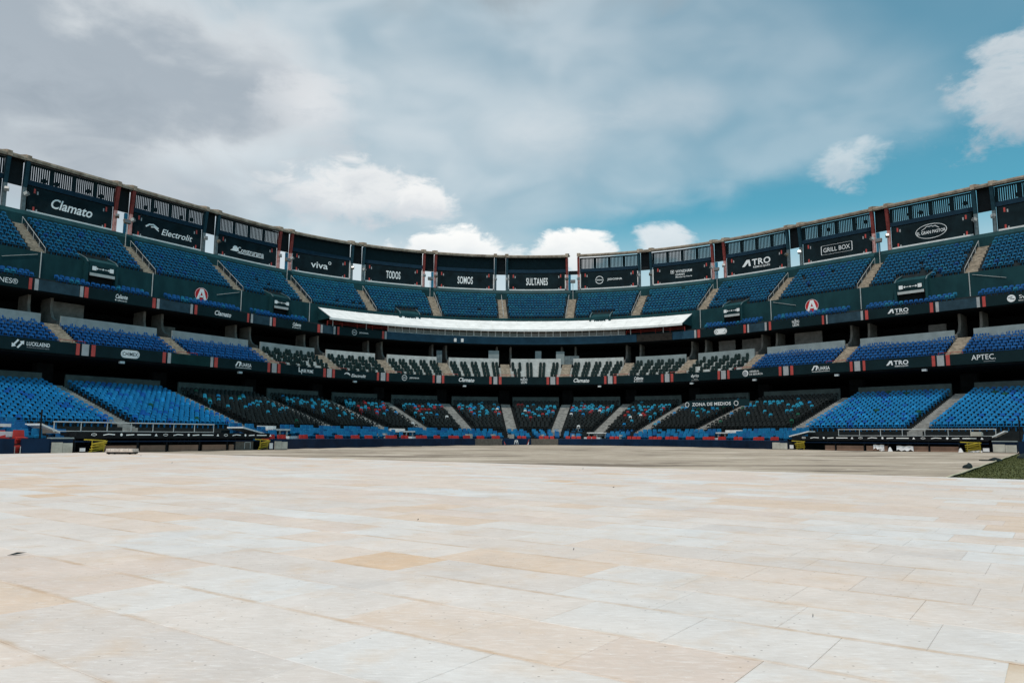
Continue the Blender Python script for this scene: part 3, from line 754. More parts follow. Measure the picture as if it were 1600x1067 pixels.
def stair(k, o0, h0, o1, h1, n, m, half=AH):
    """flight of n steps down the aisle k"""
    prof = []
    do, dh = (o1 - o0) / n, (h1 - h0) / n
    for i in range(n): prof += [(o0 + do * i, h0 + dh * i), (o0 + do * (i + 1), h0 + dh * i)]
    prof += [(o1, h1 - .35), (o0, h0 - .8)]
    child(MB().sweep(prof, (T(k), -half + .004), (T(k), half - .004), 2), 'stair', m, G)
for k in KS:
    stair(k, 0.77, 21.42, 6.58, 17.22, 18, 'stair_tan')
    stair(k, 9.55, 10.3, 13.97, 7.95, 12, 'stair_tan')
    stair(k, 11.2, 4.45, 24.4, 0.42, 32, 'stair_grey')
    red = k % 2 != 0
    for sg in (-1, 1):
        # slanting roof column: upright below, leaning out to the roof edge above
        c0, c1 = (T(k), sg * .92 - .17), (T(k), sg * .92 + .17)
        up = MB().sweep([(-0.32, 25.6), (0.06, 25.6), (0.44, 28.34), (-0.16, 28.34)], c0, c1, 1)
        co = child(up, 'column', 'column_red' if red else 'column_teal', G)
        child(MB().sweep([(-0.32, 22.9), (0.06, 22.9), (0.06, 25.6), (-0.32, 25.6)], c0, c1, 1), 'sunlit_column_part', 'column_red_sunlit' if red else 'column_grey', co)  # lower length paler: sunlight below the roof's shadow edge painted in
        child(MB().sweep([(0.53, 28.42), (0.53, 28.95), (0.25, 29.06), (-1.6, 29.45), (-1.6, 29.0), (0.46, 28.815)], (c0[0], c0[1] - .05), (c1[0], c1[1] + .05), 1), 'beam_end', 'roof_concrete', co)
    if k != 1:
        child(MB().sweep(rect(-0.45, -0.34, 25.75, 28.62), (T(k), -.74), (T(k), .74), 1), 'lintel_panel', 'roof_shade_dark', G)
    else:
        child(MB().sweep(rect(-0.45, -0.34, 25.7, 26.3), (T(k), -.74), (T(k), .74), 1), 'lintel_panel', 'roof_shade_dark', G)
    if red:
        child(MB().sweep(rect(-0.6, -0.36, 23.0, 25.7), (T(k), .38 if k < 0 else -.73), (T(k), .73 if k < 0 else -.38), 1), 'door_leaf', 'door_blue', G)
    # concrete fins behind the middle tier and piers behind the lower bowl
    for sg in (-1, 1):
        c0, c1 = (T(k), sg * 1.02 - .13), (T(k), sg * 1.02 + .13)
        child(MB().sweep([(5.6, 13.1), (7.5, 13.15), (7.5, 12.2), (7.6, 11.7), (7.85, 11.25), (8.3, 10.95), (9.0, 10.75), (9.0, 10.31), (5.6, 10.31)], c0, c1, 1), 'pier', 'fin_concrete', G)
    child(MB().sweep(rect(8.6, 9.4, 4.31, 6.6), (T(k), -.75), (T(k), .75), 2), 'pier', 'recess_shade', G)
# concrete stair walls that catch light under the upper tier
for t0, t1, o, h1 in ((-67.9, -64.6, 6.9, 12.95), (37.6, 40.4, 6.9, 12.9), (41.3, 44.2, 6.4, 12.9), (49.1, 52.6, 6.9, 12.95), (-56.0, -54.2, 6.4, 12.0), (64.5, 66.3, 6.4, 12.4)):
    child(MB().sweep(rect(o - .2, o, 10.31, h1), (t0, 0), (t1, 0), 2), 'stair_wall', 'fin_concrete', G)
# service boxes and doors behind the central box seats
for t0, t1, o, h0_, h1, m in ((-2.9, -1.0, 9.0, 10.4, 12.4, 'midwall_grey'), (9.4, 10.9, 9.0, 10.4, 12.3, 'midwall_grey'), (10.95, 13.6, 9.2, 10.2, 11.6, 'column_grey'),
                              (-12.4, -11.4, 9.0, 10.4, 12.2, 'column_grey'), (5.6, 6.7, 8.8, 10.4, 12.4, 'midwall_grey')):
    child(MB().sweep(rect(o - .3, o, h0_, h1), (t0, 0), (t1, 0), 1), 'service_box', m, G)
# outer closing wall behind the decks
# white posts on the green wall at each aisle and pale coping lines
for k in KS:
    if abs(k) >= 3:
        p0, p1 = P(T(k), 6.86, 15.0), P(T(k), 6.86, 17.6)
        child(MB().tube(p0, p1, .05), 'wall_post', 'white_steel', G)
        sg = 1 if k < 0 else -1
        for sgn in (-1,) if k in (-6, -4, 4, 6) else ():
            q0, q1 = P(T(k) + sg * -.3, 6.82, 17.3), P(T(k) - sg * 3.4, 6.82, 16.5)
            child(MB().tube(q0, q1, .022), 'wall_rail', 'white_steel', G)

# entrances through the green wall (vomitories)
VOM = [(-64.63, -61.86), (-41.41, -38.63), (-18.3, -15.2), (15.5, 18.6), (38.89, 41.78), (61.74, 64.73)]
for i, (t0, t1) in enumerate(VOM):
    vb = MB().sweep([(5.0, 16.9), (7.31, 16.36), (7.31, 17.55), (6.9, 17.78), (5.0, 18.35)], (t0, .03), (t1, -.03), 2)
    vo = child(vb, 'entrance', 'green_wall', G)
    for te, sg in ((t0, -1), (t1, 1)):
        q = (te, -.28) if sg < 0 else (te, .02)
        q2 = (te, -.02) if sg < 0 else (te, .28)
        child(MB().sweep([(5.1, 16.5), (7.32, 14.76), (7.32, 17.45), (6.9, 17.85), (5.1, 18.6)], q, q2, 1), 'side_wall', 'green_wall', vo)
        child(MB().sweep([(7.32, 17.46), (7.36, 17.46), (6.92, 17.89), (5.1, 18.64), (5.1, 18.605), (6.9, 17.855)], (q[0], q[1] + .09), (q2[0], q2[1] - .09), 1), 'coping', 'column_grey', vo)
    child(MB().sweep(rect(6.80, 6.84, 14.77, 17.04), (t0, .03), (t1, -.03), 2), 'doorway', 'recess_shade', vo)
    child(MB().sweep(rect(7.33, 7.37, 16.05, 16.35), (t0, .1), (t1, -.1), 2), 'lintel', 'white_steel', vo)
    sgn = child(MB().sweep(rect(7.34, 7.40, 16.55, 17.1), (t0, .25), (t1, -.25), 2), 'sign_board', 'print_dark', vo)
    s = S2(); w = (t1 - t0) - .55
    s.rr(-w / 2 + .22, 0, .42, .42, .03).rr(w / 2 - .22, 0, .42, .42, .03)
    s.line([(-.55, 0), (-.15, 0)], .06).poly([(-.75, 0), (-.55, .13), (-.55, -.13)]).line([(.15, 0), (.55, 0)], .06).poly([(.75, 0), (.55, -.13), (.55, .13)])
    s.disc(0, 0, .09)
    s.place('lettering', sgn, on_curve((t0 + t1) / 2, 7.405, 16.83))

# press box under the awning: windows, mullions, sills
PB0, PB1 = -21.5, 22.1
pb = child(MB().sweep(rect(8.7, 9.16, 14.39, 14.48), (PB0, 0), (PB1, 0), 24), 'press_box', 'white_paint', G)
child(MB().sweep(rect(7.6, 8.9, 14.49, 15.6), (PB0, .1), (PB1, -.1), 24), 'interior', 'recess_shade', pb)
child(MB().sweep(rect(8.98, 9.14, 15.30, 15.42), (PB0, 0), (PB1, 0), 24), 'head_rail', 'white_paint', pb)
npane = 33
for i in range(npane):
    ta, tb = PB0 + (PB1 - PB0) * i / npane, PB0 + (PB1 - PB0) * (i + 1) / npane
    child(MB().sweep(rect(9.02, 9.05, 14.485, 15.295), (ta, .06), (tb, -.06), 1), 'pane', 'window_glass', pb)
    wd = .15 if (i % 4 == 0 or 12 < i < 24) else .08
    child(MB().sweep(rect(8.99, 9.12, 14.483, 15.297), (ta, -wd / 2), (ta, wd / 2), 1), 'mullion', 'white_paint', pb)
# open balconies beside the press box: red rails and dark room
for a_, c_ in ((-33.0, -21.7), (22.3, 33.0)):
    child(MB().sweep(rect(7.0, 7.2, 14.76, 15.9), (a_, .3), (c_, -.1), 6), 'balcony_wall', 'recess_shade', G)
    rl = MB()
    for hh in (14.75, 15.0):
        pts = [P(a_ + (c_ - a_) * i / 8, 9.3, hh) for i in range(9)]; rl.path(pts, .03, 5)
    for i in range(5): rl.tube(P(a_ + (c_ - a_) * i / 4, 9.3, 14.38), P(a_ + (c_ - a_) * i / 4, 9.3, 15.0), .03, 5)
    child(rl, 'balcony_rail', 'rail_red', G)
    for i in (0, 2):
        tt = a_ + (c_ - a_) * (.08 + i * .28)
        child(MB().tube(P(tt, 9.5, 14.38), P(tt, 9.5, 15.5), .05, 6), 'awning_post', 'white_steel', G)
child(MB().sweep(rect(9.455, 9.50, 13.30, 14.36), (-21.9, 0), (24.2, 0), 24), 'blue_fascia', 'fascia_blue', G)
child(MB().sweep(rect(9.455, 9.50, 13.30, 14.30), (24.3, 0), (30.7, 0), 4), 'brown_panel', 'panel_brown', G)
child(MB().sweep(rect(9.455, 9.50, 13.30, 14.36), (30.84, 0), (34.8, 0), 3), 'blue_fascia', 'fascia_blue', G)
for tt in (-9.2, -7.9): child(MB().sweep(rect(9.51, 9.75, 13.45, 13.95), (tt, -.18), (tt, .18), 1), 'speaker_box', 'white_paint', G)

# awning
aw = thing('awning', 'long white sloping awning above the press box windows', 'awning', P(0, 8, 15))
child(MB().sweep([(6.80, 17.02), (6.80, 17.12), (10.1, 15.42), (10.1, 15.32)], (-32.9, 0), (33.0, 0), 44), 'canopy', 'awning_white', aw)
child(MB().sweep([(10.05, 15.33), (10.105, 15.425), (10.14, 15.40), (10.14, 15.12), (10.10, 15.12)], (-33.2, 0), (33.0, 0), 44), 'valance', 'awning_white', aw)
for i in range(31):
    tt = -32.9 + 65.9 * i / 30
    child(MB().sweep([(6.81, 17.125), (6.81, 17.155), (10.1, 15.455), (10.1, 15.43)], (tt, -.04), (tt, .04), 1), 'seam', 'awning_white', aw)
for e in (-32.9, 33.0):
    q = (e, -.02), (e, .02)
    child(MB().sweep([(6.82, 17.0), (10.0, 15.34), (6.82, 15.34)], q[0], q[1], 1), 'end_panel', 'green_wall', aw)

# ------------------------------------------------------------------ banners on the upper wall
BANN = {-6: 'Clamato', -5: 'Electrolit', -4: 'Construrama', -3: 'VIVA', -2: 'TODOS', -1: 'SOMOS', 0: 'SULTANES', 1: 'JIDOSHA', 2: 'WYNDHAM', 3: 'ATRO', 4: 'GRILL BOX', 5: 'EL GRAN PASTOR', 6: 'P'}
BLAB = {-6: 'dark banner with slanted white script lettering, leftmost of the roof banners', -5: 'dark banner with white swoosh and italic lettering under the roof',
        -4: 'dark roof banner with white lettering beside a small mixer-like emblem', -3: 'dark roof banner with four large lowercase white letters and small ring',
        -2: 'dark roof banner reading TODOS in tall block letters', -1: 'dark roof banner reading SOMOS in tall block letters', 0: 'dark roof banner reading SULTANES in tall block letters',
        1: 'dark roof banner with white ring emblem and wide lettering right of centre', 2: 'dark roof banner with three lines of white text and square emblem',
        3: 'dark roof banner with wide angular four-letter word above a small line', 4: 'dark roof banner with lettering inside a white rounded rectangle',
        5: 'dark roof banner with white oval and mountain outline round its lettering', 6: 'dark roof banner cut off by the right edge of the picture'}
for k, kind in BANN.items():
    tm = T(k) + WB / 2
    bn = thing('banner', BLAB[k], 'banner', P(tm, 0, 23.2), 'banners along the upper wall')
    lw = 1.3
    child(MB().sweep(rect(-0.30, -0.14, 23.36, 25.9), (T(k), lw), (T(k + 1), -lw), NB), 'cloth', 'banner_cloth', bn)
    child(MB().sweep(rect(-0.31, -0.02, 23.15, 23.34), (T(k), lw - .03), (T(k + 1), -lw + .03), NB), 'sill', 'white_paint', bn)
    if -3 <= k <= 2:
        child(MB().sweep(rect(-0.30, -0.10, 23.35, 25.7), (T(k), lw - .22), (T(k), lw - .02), 1), 'side_strip', 'white_paint', bn)
        child(MB().sweep(rect(-0.30, -0.10, 23.35, 25.7), (T(k + 1), -lw + .02), (T(k + 1), -lw + .22), 1), 'side_strip', 'white_paint', bn)
    H = 2.6
    logo(kind, H * (.92 if k in (-2, -1, 0) else .82)).place('lettering', bn, on_curve(tm + {-6: .1, -5: .3, 6: 1.0}.get(k, 0), -0.135, 24.62))
    hw = (WB - 2 * lw) / 2
    s = S2()
    for sx_ in (-1, 1):
        for yy, fl in ((-1.0, 1), (.95, 1)):
            s.poly([(sx_ * (hw - .65) - .09, yy - .25), (sx_ * (hw - .65) + .09, yy - .25), (sx_ * (hw - .65) + .09, yy + .25), (sx_ * (hw - .65) - .09, yy + .25)], 'stripe_red')
            s.poly([(sx_ * (hw - .95) - .07, yy - .33), (sx_ * (hw - .95) + .07, yy - .33), (sx_ * (hw - .95) + .07, yy + .02), (sx_ * (hw - .95) - .07, yy + .02)], 'stripe_grey')
    s.place('corner_mark', bn, on_curve(tm, -0.135, 24.55))
for t_, lab in ((-51.43, 'red disc sign with white letter A on the left green wall'), (51.49, 'red disc sign with white letter A on the right green wall')):
    d = thing('disc_sign', lab, 'sign', P(t_, 6.8, 15.3), 'disc signs on the green wall')
    dsc = S2().disc(0, 0, .86, key='print_red', n=36); f = on_curve(t_, 6.80, 16.15)
    b = MB(); n_ = 36
    fr = [f(.84 * math.cos(6.2832 * i / n_), .84 * math.sin(6.2832 * i / n_), 0.0) for i in range(n_)]; fr2 = [f(.84 * math.cos(6.2832 * i / n_), .84 * math.sin(6.2832 * i / n_), .05) for i in range(n_)]
    b.add(fr + fr2, [(i, (i + 1) % n_, n_ + (i + 1) % n_, n_ + i) for i in range(n_)] + [tuple(range(n_, 2 * n_))])
    child(b, 'disc', 'print_red', d)
    A_ = logo('A', 1.68); A_.e = [e for e in A_.e if e[2] != 'print_red']
    A_.place('letter', d, on_curve(t_, 6.86, 16.15))

# ------------------------------------------------------------------ advertising boards on the two fascias
UP = [(-79.0, -71.1, 'SULTANES®'), (-71.04, -70.77, 'r'), (-70.54, -70.21, 'g'), (-70.21, -66.47, 'p'), (-66.41, -66.1, 'g'), (-65.98, -65.61, 'r'), (-65.61, -58.93, 'Caliente'), (-58.93, -58.57, 'r'), (-58.43, -58.14, 'g'), (-58.14, -54.51, 'p'), (-54.47, -54.19, 'g'), (-53.95, -53.64, 'r'), (-53.64, -47.0, 'Clamato'), (-47.0, -46.73, 'r'), (-46.46, -46.18, 'g'), (-46.18, -43.74, 'p'), (-43.69, -43.4, 'g'), (-43.21, -42.82, 'r'), (-42.82, -35.09, 'Caliente'), (-34.97, -34.48, 'r'), (-34.36, -33.99, 'g'), (-33.99, -32.04, 'p'), (-31.92, -31.56, 'g'), (-31.19, -30.83, 'r'), (-30.83, -22.88, 'JIDOSHA'), (-22.76, -22.4, 'r'), (-22.28, -21.92, 'g'),
      (34.84, 35.2, 'g'), (35.43, 35.9, 'r'), (35.9, 43.46, 'CHIMEX'), (43.55, 43.88, 'r'), (44.1, 44.33, 'g'), (44.38, 46.53, 'p'), (46.53, 46.79, 'g'), (47.1, 47.4, 'r'), (47.4, 53.92, 'NL'), (53.95, 54.19, 'r'), (54.46, 54.62, 'g'), (54.69, 58.51, 'p'), (58.51, 58.76, 'g'), (59.01, 59.34, 'r'), (59.37, 65.84, 'ATRO'), (65.84, 66.16, 'r'), (66.41, 66.72, 'g'), (66.72, 70.3, 'p'), (70.3, 70.59, 'g'), (70.82, 71.11, 'r'), (71.11, 79.4, 'Swiss')]
LO = [(-79.5, -68.75, 'LUCKLAEND'), (-68.71, -68.4, 'r'), (-68.2, -67.57, 'g'), (-67.34, -66.98, 'r'), (-66.98, -60.32, 'CHIMEX'), (-60.32, -59.97, 'r'), (-59.76, -59.42, 'g'), (-59.42, -54.95, 'p'), (-54.87, -54.56, 'g'), (-54.4, -54.01, 'r'), (-54.01, -47.5, 'UARSA'), (-47.5, -47.14, 'r'), (-46.87, -46.23, 'g'), (-46.05, -45.68, 'r'), (-45.68, -38.03, 'BE PRIME'), (-38.03, -37.47, 'r'), (-37.2, -36.22, 'g'), (-36.01, -35.53, 'r'), (-35.53, -26.68, 'Electrolit'), (-26.55, -26.14, 'r'), (-25.74, -24.81, 'g'), (-24.54, -24.08, 'r'), (-24.08, -15.04, 'JIDOSHA'), (-15.04, -14.65, 'r'), (-14.25, -13.34, 'g'), (-13.14, -12.69, 'r'), (-12.69, -3.6, 'Clamato'), (-3.54, -3.08, 'r'), (-2.7, -1.92, 'g'), (-1.6, -1.08, 'r'), (-1.08, 8.0, 'NL'), (8.0, 8.51, 'r'), (8.77, 9.74, 'g'), (9.99, 10.44, 'r'), (10.44, 19.58, 'Clamato'), (19.58, 20.03, 'r'), (20.35, 21.25, 'g'), (21.51, 22.03, 'r'), (22.03, 31.1, 'Caliente'), (31.1, 31.56, 'r'), (31.88, 32.8, 'g'), (33.06, 33.58, 'r'), (33.58, 42.52, 'dyrio'), (42.57, 42.89, 'r'), (43.07, 43.71, 'g'), (43.93, 44.25, 'r'), (44.25, 50.77, 'GENERAL'), (50.77, 51.09, 'r'), (51.33, 51.97, 'g'), (52.2, 52.55, 'r'), (52.55, 59.07, 'UARSA'), (59.07, 59.35, 'r'), (59.56, 60.17, 'g'), (60.45, 60.72, 'r'), (60.72, 67.31, 'ATRO'), (67.31, 67.61, 'r'), (67.79, 68.43, 'g'), (68.61, 68.96, 'r'), (68.96, 79.4, 'APTEC')]
LOOK = {'SULTANES®': 'thin white capitals', 'Caliente': 'white script above small web line', 'Clamato': 'white slanted script', 'JIDOSHA': 'white ring emblem and wide word', 'CHIMEX': 'white pill-shaped logo', 'NL': 'two stacked white words',
        'ATRO': 'angular white word over small line', 'Swiss': 'round white emblem and thin word', 'LUCKLAEND': 'crossed white arrows and bold word', 'UARSA': 'slanted white emblem and underlined word', 'BE PRIME': 'boxy white emblem and narrow words',
        'Electrolit': 'white swoosh and italic word', 'dyrio': 'short lowercase white word', 'GENERAL': 'white ball and two lines of text', 'APTEC': 'widely spaced thin white capitals'}
UPL = ['leftmost on upper balcony', 'upper balcony at left, below a doorway', 'upper balcony below the left red disc', 'upper balcony just left of white awning', 'upper balcony under awning\'s left end',
       'upper balcony just right of white awning', 'upper balcony below the right red disc', 'upper balcony at right, below a doorway', 'upper balcony at the right picture edge']
LOWL = ['leftmost on lower balcony'] + ['%s from left on lower balcony' % ordw(i) for i in range(2, 15)] + ['rightmost on lower balcony']
CEN = {(0, 'SULTANES®'): -73.7, (1, 'LUCKLAEND'): -72.3, (0, 'Swiss'): 74.3, (1, 'APTEC'): 71.9}
def boards(rows, deck, o, h0_, h1_, places):
    i = 0; H = h1_ - h0_
    for t0, t1, kind in rows:
        n = max(1, int((t1 - t0) / 1.6))
        if kind in ('r', 'g'):
            child(MB().sweep(rect(o + .03, o + .055, h0_ + .01, h1_ - .01), (t0, 0), (t1, 0), 1), 'red_stripe' if kind == 'r' else 'grey_stripe', 'stripe_red' if kind == 'r' else 'stripe_grey', G)
        elif kind == 'p':
            child(MB().sweep(rect(o + .01, o + .05, h0_ + .02, h1_ - .03), (t0, 0), (t1, 0), n), 'plain_panel', 'board_slate' if deck == 0 else 'board_green', G)
        else:
            tm = CEN.get((deck, kind), (t0 + t1) / 2)
            bd = thing('advertising_board', 'dark board with %s, %s' % (LOOK[kind], places[i]), 'sign', P((t0 + t1) / 2, o, h0_), 'boards on the upper balcony' if deck == 0 else 'boards on the lower balcony'); i += 1
            child(MB().sweep(rect(o + .01, o + .05, h0_ + .004, h1_ - .004), (t0, 0), (t1, 0), max(n, 4)), 'panel', 'board_dark', bd)
            logo(kind, H * {'UARSA': 1.0, 'JIDOSHA': 1.15, 'CHIMEX': 1.08, 'Clamato': .98, 'NL': 1.05}.get(kind, 1.0)).place('lettering', bd, on_curve(tm, o + .055, (h0_ + h1_) / 2))
boards(UP, 0, 9.455, 13.30, 14.38, UPL)
boards(LO, 1, 14.185, 7.12, 8.20, LOWL)

# ------------------------------------------------------------------ seats
def arch_seat(full=False):
    """tip-up plastic stadium seat: arched back with open middle, seat pan, bracket (x right, y to the back, z up)"""
    b = MB()
    xs = (-.205, -.15, 0, .15, .205)
    def bk(x, z): return .30 + .10 * (z - .42) - 1.3 * x * x
    bot = (.50, .60, .625, .60, .50) if full else (.52, .665, .69, .665, .52); top = (.70, .795, .83, .795, .70)
    vs = []
    for dz in (0, 1):                       # front and back skins of the arch
        for lev in (0, 1, 2):
            for i, x in enumerate(xs):
                z = bot[i] + (top[i] - bot[i]) * lev / 2
                vs.append((x, bk(x, z) + dz * .035, z))
    fs = []
    for dz in (0, 1):
        for lev in (0, 1):
            for i in range(4):
                q = dz * 15 + lev * 5 + i; f = (q, q + 1, q + 6, q + 5); fs.append(f if dz == 0 else f[::-1])
    ring = [0, 1, 2, 3, 4, 9, 14, 13, 12, 11, 10, 5]
    fs += [(ring[i], ring[i - 1], ring[i - 1] + 15, ring[i] + 15) for i in range(12)]
    b.add(vs, fs)
    for sg in (-1, 1):                      # side stiles
        x0, x1 = sg * .20, sg * .155
        b.box((min(x0, x1), .235, .38), (max(x0, x1), .262, .60))
    b.box((-.20, -.06, .38), (.20, .25, .42))
    b.box((-.03, .10, .0), (.03, .24, .38))
    return b
def tub_seat():
    """padded box seat with tall tapering back"""
    b = MB()
    b.box((-.21, -.08, .30), (.21, .28, .42))
    v = [(-.20, .26, .42), (.20, .26, .42), (.20, .34, .42), (-.20, .34, .42), (-.21, .28, .74), (.21, .28, .74), (.21, .36, .74), (-.21, .36, .74), (-.13, .30, .95), (.13, .30, .95), (.13, .36, .95), (-.13, .36, .95)]
    b.add(v, [(r + i, r + (i + 1) % 4, r + 4 + (i + 1) % 4, r + 4 + i) for r in (0, 4) for i in range(4)] + [(8, 9, 10, 11), (3, 2, 1, 0)])
    b.box((-.14, 0, 0), (.14, .22, .30)); return b
def cushion_seat():
    """low broad cushioned seat"""
    b = MB()
    v = [(-.27, -.12, .30), (.27, -.12, .30), (.27, .34, .30), (-.27, .34, .30), (-.27, -.12, .42), (.27, -.12, .42), (.27, .22, .44), (-.27, .22, .44),
         (-.25, .28, .80), (.25, .28, .80), (.25, .38, .78), (-.25, .38, .78)]
    b.add(v, [(3, 2, 1, 0), (0, 1, 5, 4), (4, 5, 6, 7), (7, 6, 9, 8), (8, 9, 10, 11), (2, 3, 11, 10), (1, 2, 10, 9, 6, 5), (3, 0, 4, 7, 8, 11)])
    b.box((-.20, 0, 0), (.20, .25, .30)); return b
SEAT_T = {'arch': arch_seat(), 'bowl': arch_seat(True), 'tub': tub_seat(), 'cushion': cushion_seat()}
SEATS = {}                                           # kind -> list of seats
def add_seat(kind, tmpl, m, p, a, label):
    SEATS.setdefault(kind, []).append((tmpl, m, p, a, label))
rs = random.Random(21)
def row_positions(k, o, pitch, marg=AH + .12):
    L0, L1 = Lt(T(k), o) + marg, Lt(T(k + 1), o) - marg
    n = int((L1 - L0) / pitch); st = (L1 - L0 - n * pitch) / 2
    return [tL(L0 + st + pitch * (i + .5), o) for i in range(n)]
def blockname(k): return ordw(k + 7) if k >= -6 else None
for k in BAYS:
    under = ('under %s banner from left' % ordw(k + 7)) if k >= -6 else 'at the left picture edge'
    # upper tier
    for r in range(9):
        o_s = 1.0 + .62 * r + .25; h_s = 21.5 - .49 * r
        vom = [v for v in VOM if T(k) < v[0] < T(k + 1)]
        for i, t in enumerate(row_positions(k, o_s, .50)):
            if vom and o_s > 5.0 and vom[0][0] - .5 < t < vom[0][1] + .5: continue
            if rs.random() < .006: continue
            cen = -3.2 < t / WB < 3.2
            x = rs.random()
            m = ('seat_teal_blue' if x < (.75 if r == 0 and cen else .35) else 'seat_blue') if cen else ('seat_blue' if x < .90 else ('seat_teal_blue' if x < .96 else 'seat_deep_blue'))
            add_seat('upper', 'arch', m, P(t, o_s, h_s), ang(t), 'blue seat, %s from left, %s row up, upper block %s' % (ordw(i + 1), ordw(9 - r), under))
    # two rows on the walkway
    if k <= -4 or k >= 3:
        for r, (o_s, h_s) in enumerate(((7.55, 14.75), (8.45, 14.38))):
            for i, t in enumerate(row_positions(k, o_s, .52, .95)):
                if r == 0 and any(v[0] - .3 < t < v[1] + .3 for v in VOM): continue
                add_seat('upper', 'bowl', 'seat_royal' if rs.random() < .8 else 'seat_teal_blue', P(t, o_s, h_s), ang(t),
                         'blue balcony seat, %s from left, %s row, %s' % (ordw(i + 1), ('rear', 'front')[r], under))
    blk = '%s from left' % ordw(k + 8)
    # middle tier
    if k <= -5 or k >= 4:
        for r in range(6):
            o_s = 9.78 + .71 * r + .26; h_s = 9.78 - .37 * r
            for i, t in enumerate(row_positions(k, o_s, .52)):
                add_seat('mid', 'bowl', 'seat_royal' if rs.random() < .86 else 'seat_royal_dark', P(t, o_s, h_s), ang(t),
                         'royal blue seat, %s from left, %s row up, middle block %s' % (ordw(i + 1), ordw(6 - r), blk))
    else:
        for r in range(4):
            o_s = 9.78 + 1.05 * r + .42; h_s = 9.7 - .55 * r
            L0, L1 = Lt(T(k), o_s) + AH + .05, Lt(T(k + 1), o_s) - AH - .05
            ng = 4 if k == 0 else 5; i = 0
            for g in range(ng):
                if k == 0 and g == 0 and r == 1 and False: continue
                for q in (-.25, .25):
                    c = L0 + (L1 - L0) * (g + .5) / ng + q * (1.0 if not (k == 0 and g == 0 and r < 2) else 2.0)
                    if k in (-4, 3) and rs.random() < .12: continue
                    i += 1; t = tL(c, o_s)
                    add_seat('box', 'tub', 'seat_green', P(t, o_s, h_s), ang(t), 'dark box seat, %s from left, %s row up, middle block %s' % (ordw(i), ordw(4 - r), blk))
    # lower bowl
    sky_b = k <= -6 or k >= 5
    for r in range(16):
        o_s = 11.6 + .8 * r + .34; h_s = 4.2 - .24 * r
        for i, t in enumerate(row_positions(k, o_s, .53, AH + .22)):
            x = rs.random()
            if sky_b:
                m = 'seat_sky' if x < .86 else ('seat_sky_pale' if x < .93 else ('seat_sky_deep' if x < .992 else 'seat_leaf')); kind = 'sky'; cn = 'light blue'
                if abs(i - 5 - r * .8) < 1.2 and rs.random() < .35: m = 'seat_sky_deep'
            else:
                red = -3 <= k <= 2
                pc = (0, .02, .10, .30, .30, .28, .20, .16, .12, .08, .04, .01, .01, .005, .005, 0)[r] * (1.25 if abs(k + .5) < 4 else 1.0)
                pr = (0, 0, .03, .08, .12, .14, .12, .10, .06, .03, .03, .01, .0, 0, 0, 0)[r] if red else 0
                if x < pc: m, kind, cn = ('seat_cyan' if rs.random() < .82 else 'seat_sky'), 'cyan', 'cyan'
                elif x < pc + pr: m, kind, cn = 'seat_red', 'red', 'red'
                elif x < pc + pr + .012: m, kind, cn = ('seat_white' if red else 'seat_leaf'), 'black', ('white' if red else 'green')
                else: m, kind, cn = 'seat_black', 'black', 'black'
            add_seat(kind, 'bowl', m, P(t, o_s, h_s), ang(t), '%s seat, %s from left, %s row up, lower block %s' % (cn, ordw(i + 1), ordw(16 - r), blk))

# ------------------------------------------------------------------ field wall, front boxes
WPTS = [(-17.2, 54.3), (-15.8, 61), (-12.8, 69.5), (-8.8, 77.5), (-4.5, 84.5), (0, 89.3), (5, 91.3), (10, 89.8), (15, 85.5), (19.5, 79), (22.2, 72), (22.84, 66.5)]
def catmull(pts, n=10):
    out = []
    p = [Vector(q) for q in pts]; p = [p[0] * 2 - p[1]] + p + [p[-1] * 2 - p[-2]]
    for i in range(1, len(p) - 2):
        for j in range(n):
            t = j / n
            out.append(.5 * ((2 * p[i]) + (-p[i - 1] + p[i + 1]) * t + (2 * p[i - 1] - 5 * p[i] + 4 * p[i + 1] - p[i + 2]) * t * t + (-p[i - 1] + 3 * p[i] - 3 * p[i + 1] + p[i + 2]) * t ** 3))
    out.append(p[-2]); return out
WP = catmull(WPTS)
WS = [0.0]
for a_, c_ in zip(WP[:-1], WP[1:]): WS.append(WS[-1] + (c_ - a_).length)
WL = WS[-1]
def wall_at(s, off=0.0):
    s = min(max(s, 0), WL - 1e-4)
    i = int(np.searchsorted(WS, s, side='right') - 1); q = (s - WS[i]) / (WS[i + 1] - WS[i])
    p = WP[i].lerp(WP[i + 1], q)
    j = min(max(i, 1), len(WP) - 3)
    tg = (WP[j + 1].lerp(WP[min(j + 2, len(WP) - 1)], q) - WP[j - 1].lerp(WP[j], q)).normalized()
    nn = Vector((-tg.y, tg.x)); r = p + nn * off
    return r.x, r.y, math.atan2(nn.x, nn.y)
def wall_sweep(b, prof, s0, s1, n, mi=0):
    m = len(prof); vs = []
    for i in range(n + 1):
        s = s0 + (s1 - s0) * i / n
        for off, z in prof:
            x, y, _ = wall_at(s, off); vs.append((x, y, z))
    fs = [(i * m + j, i * m + (j + 1) % m, (i + 1) * m + (j + 1) % m, (i + 1) * m + j) for i in range(n) for j in range(m)]
    b.add(vs, fs + [tuple(range(m))[::-1], tuple(range(n * m, n * m + m))], mi); return b
def s_of_x(x): return float(np.interp(x, [p.x for p in WP], WS))
fw = thing('field_wall', 'long padded navy wall along the infield in front of the red seats', 'wall', (2, 90, 0))
cuts = [0.0] + [s_of_x(x) for x in (-14.5, -10.5, -6.5, -4.15, -1.15)] + [s_of_x(x) for x in (2.3, 5.6, 10, 14.5, 19, 21.6)] + [WL]
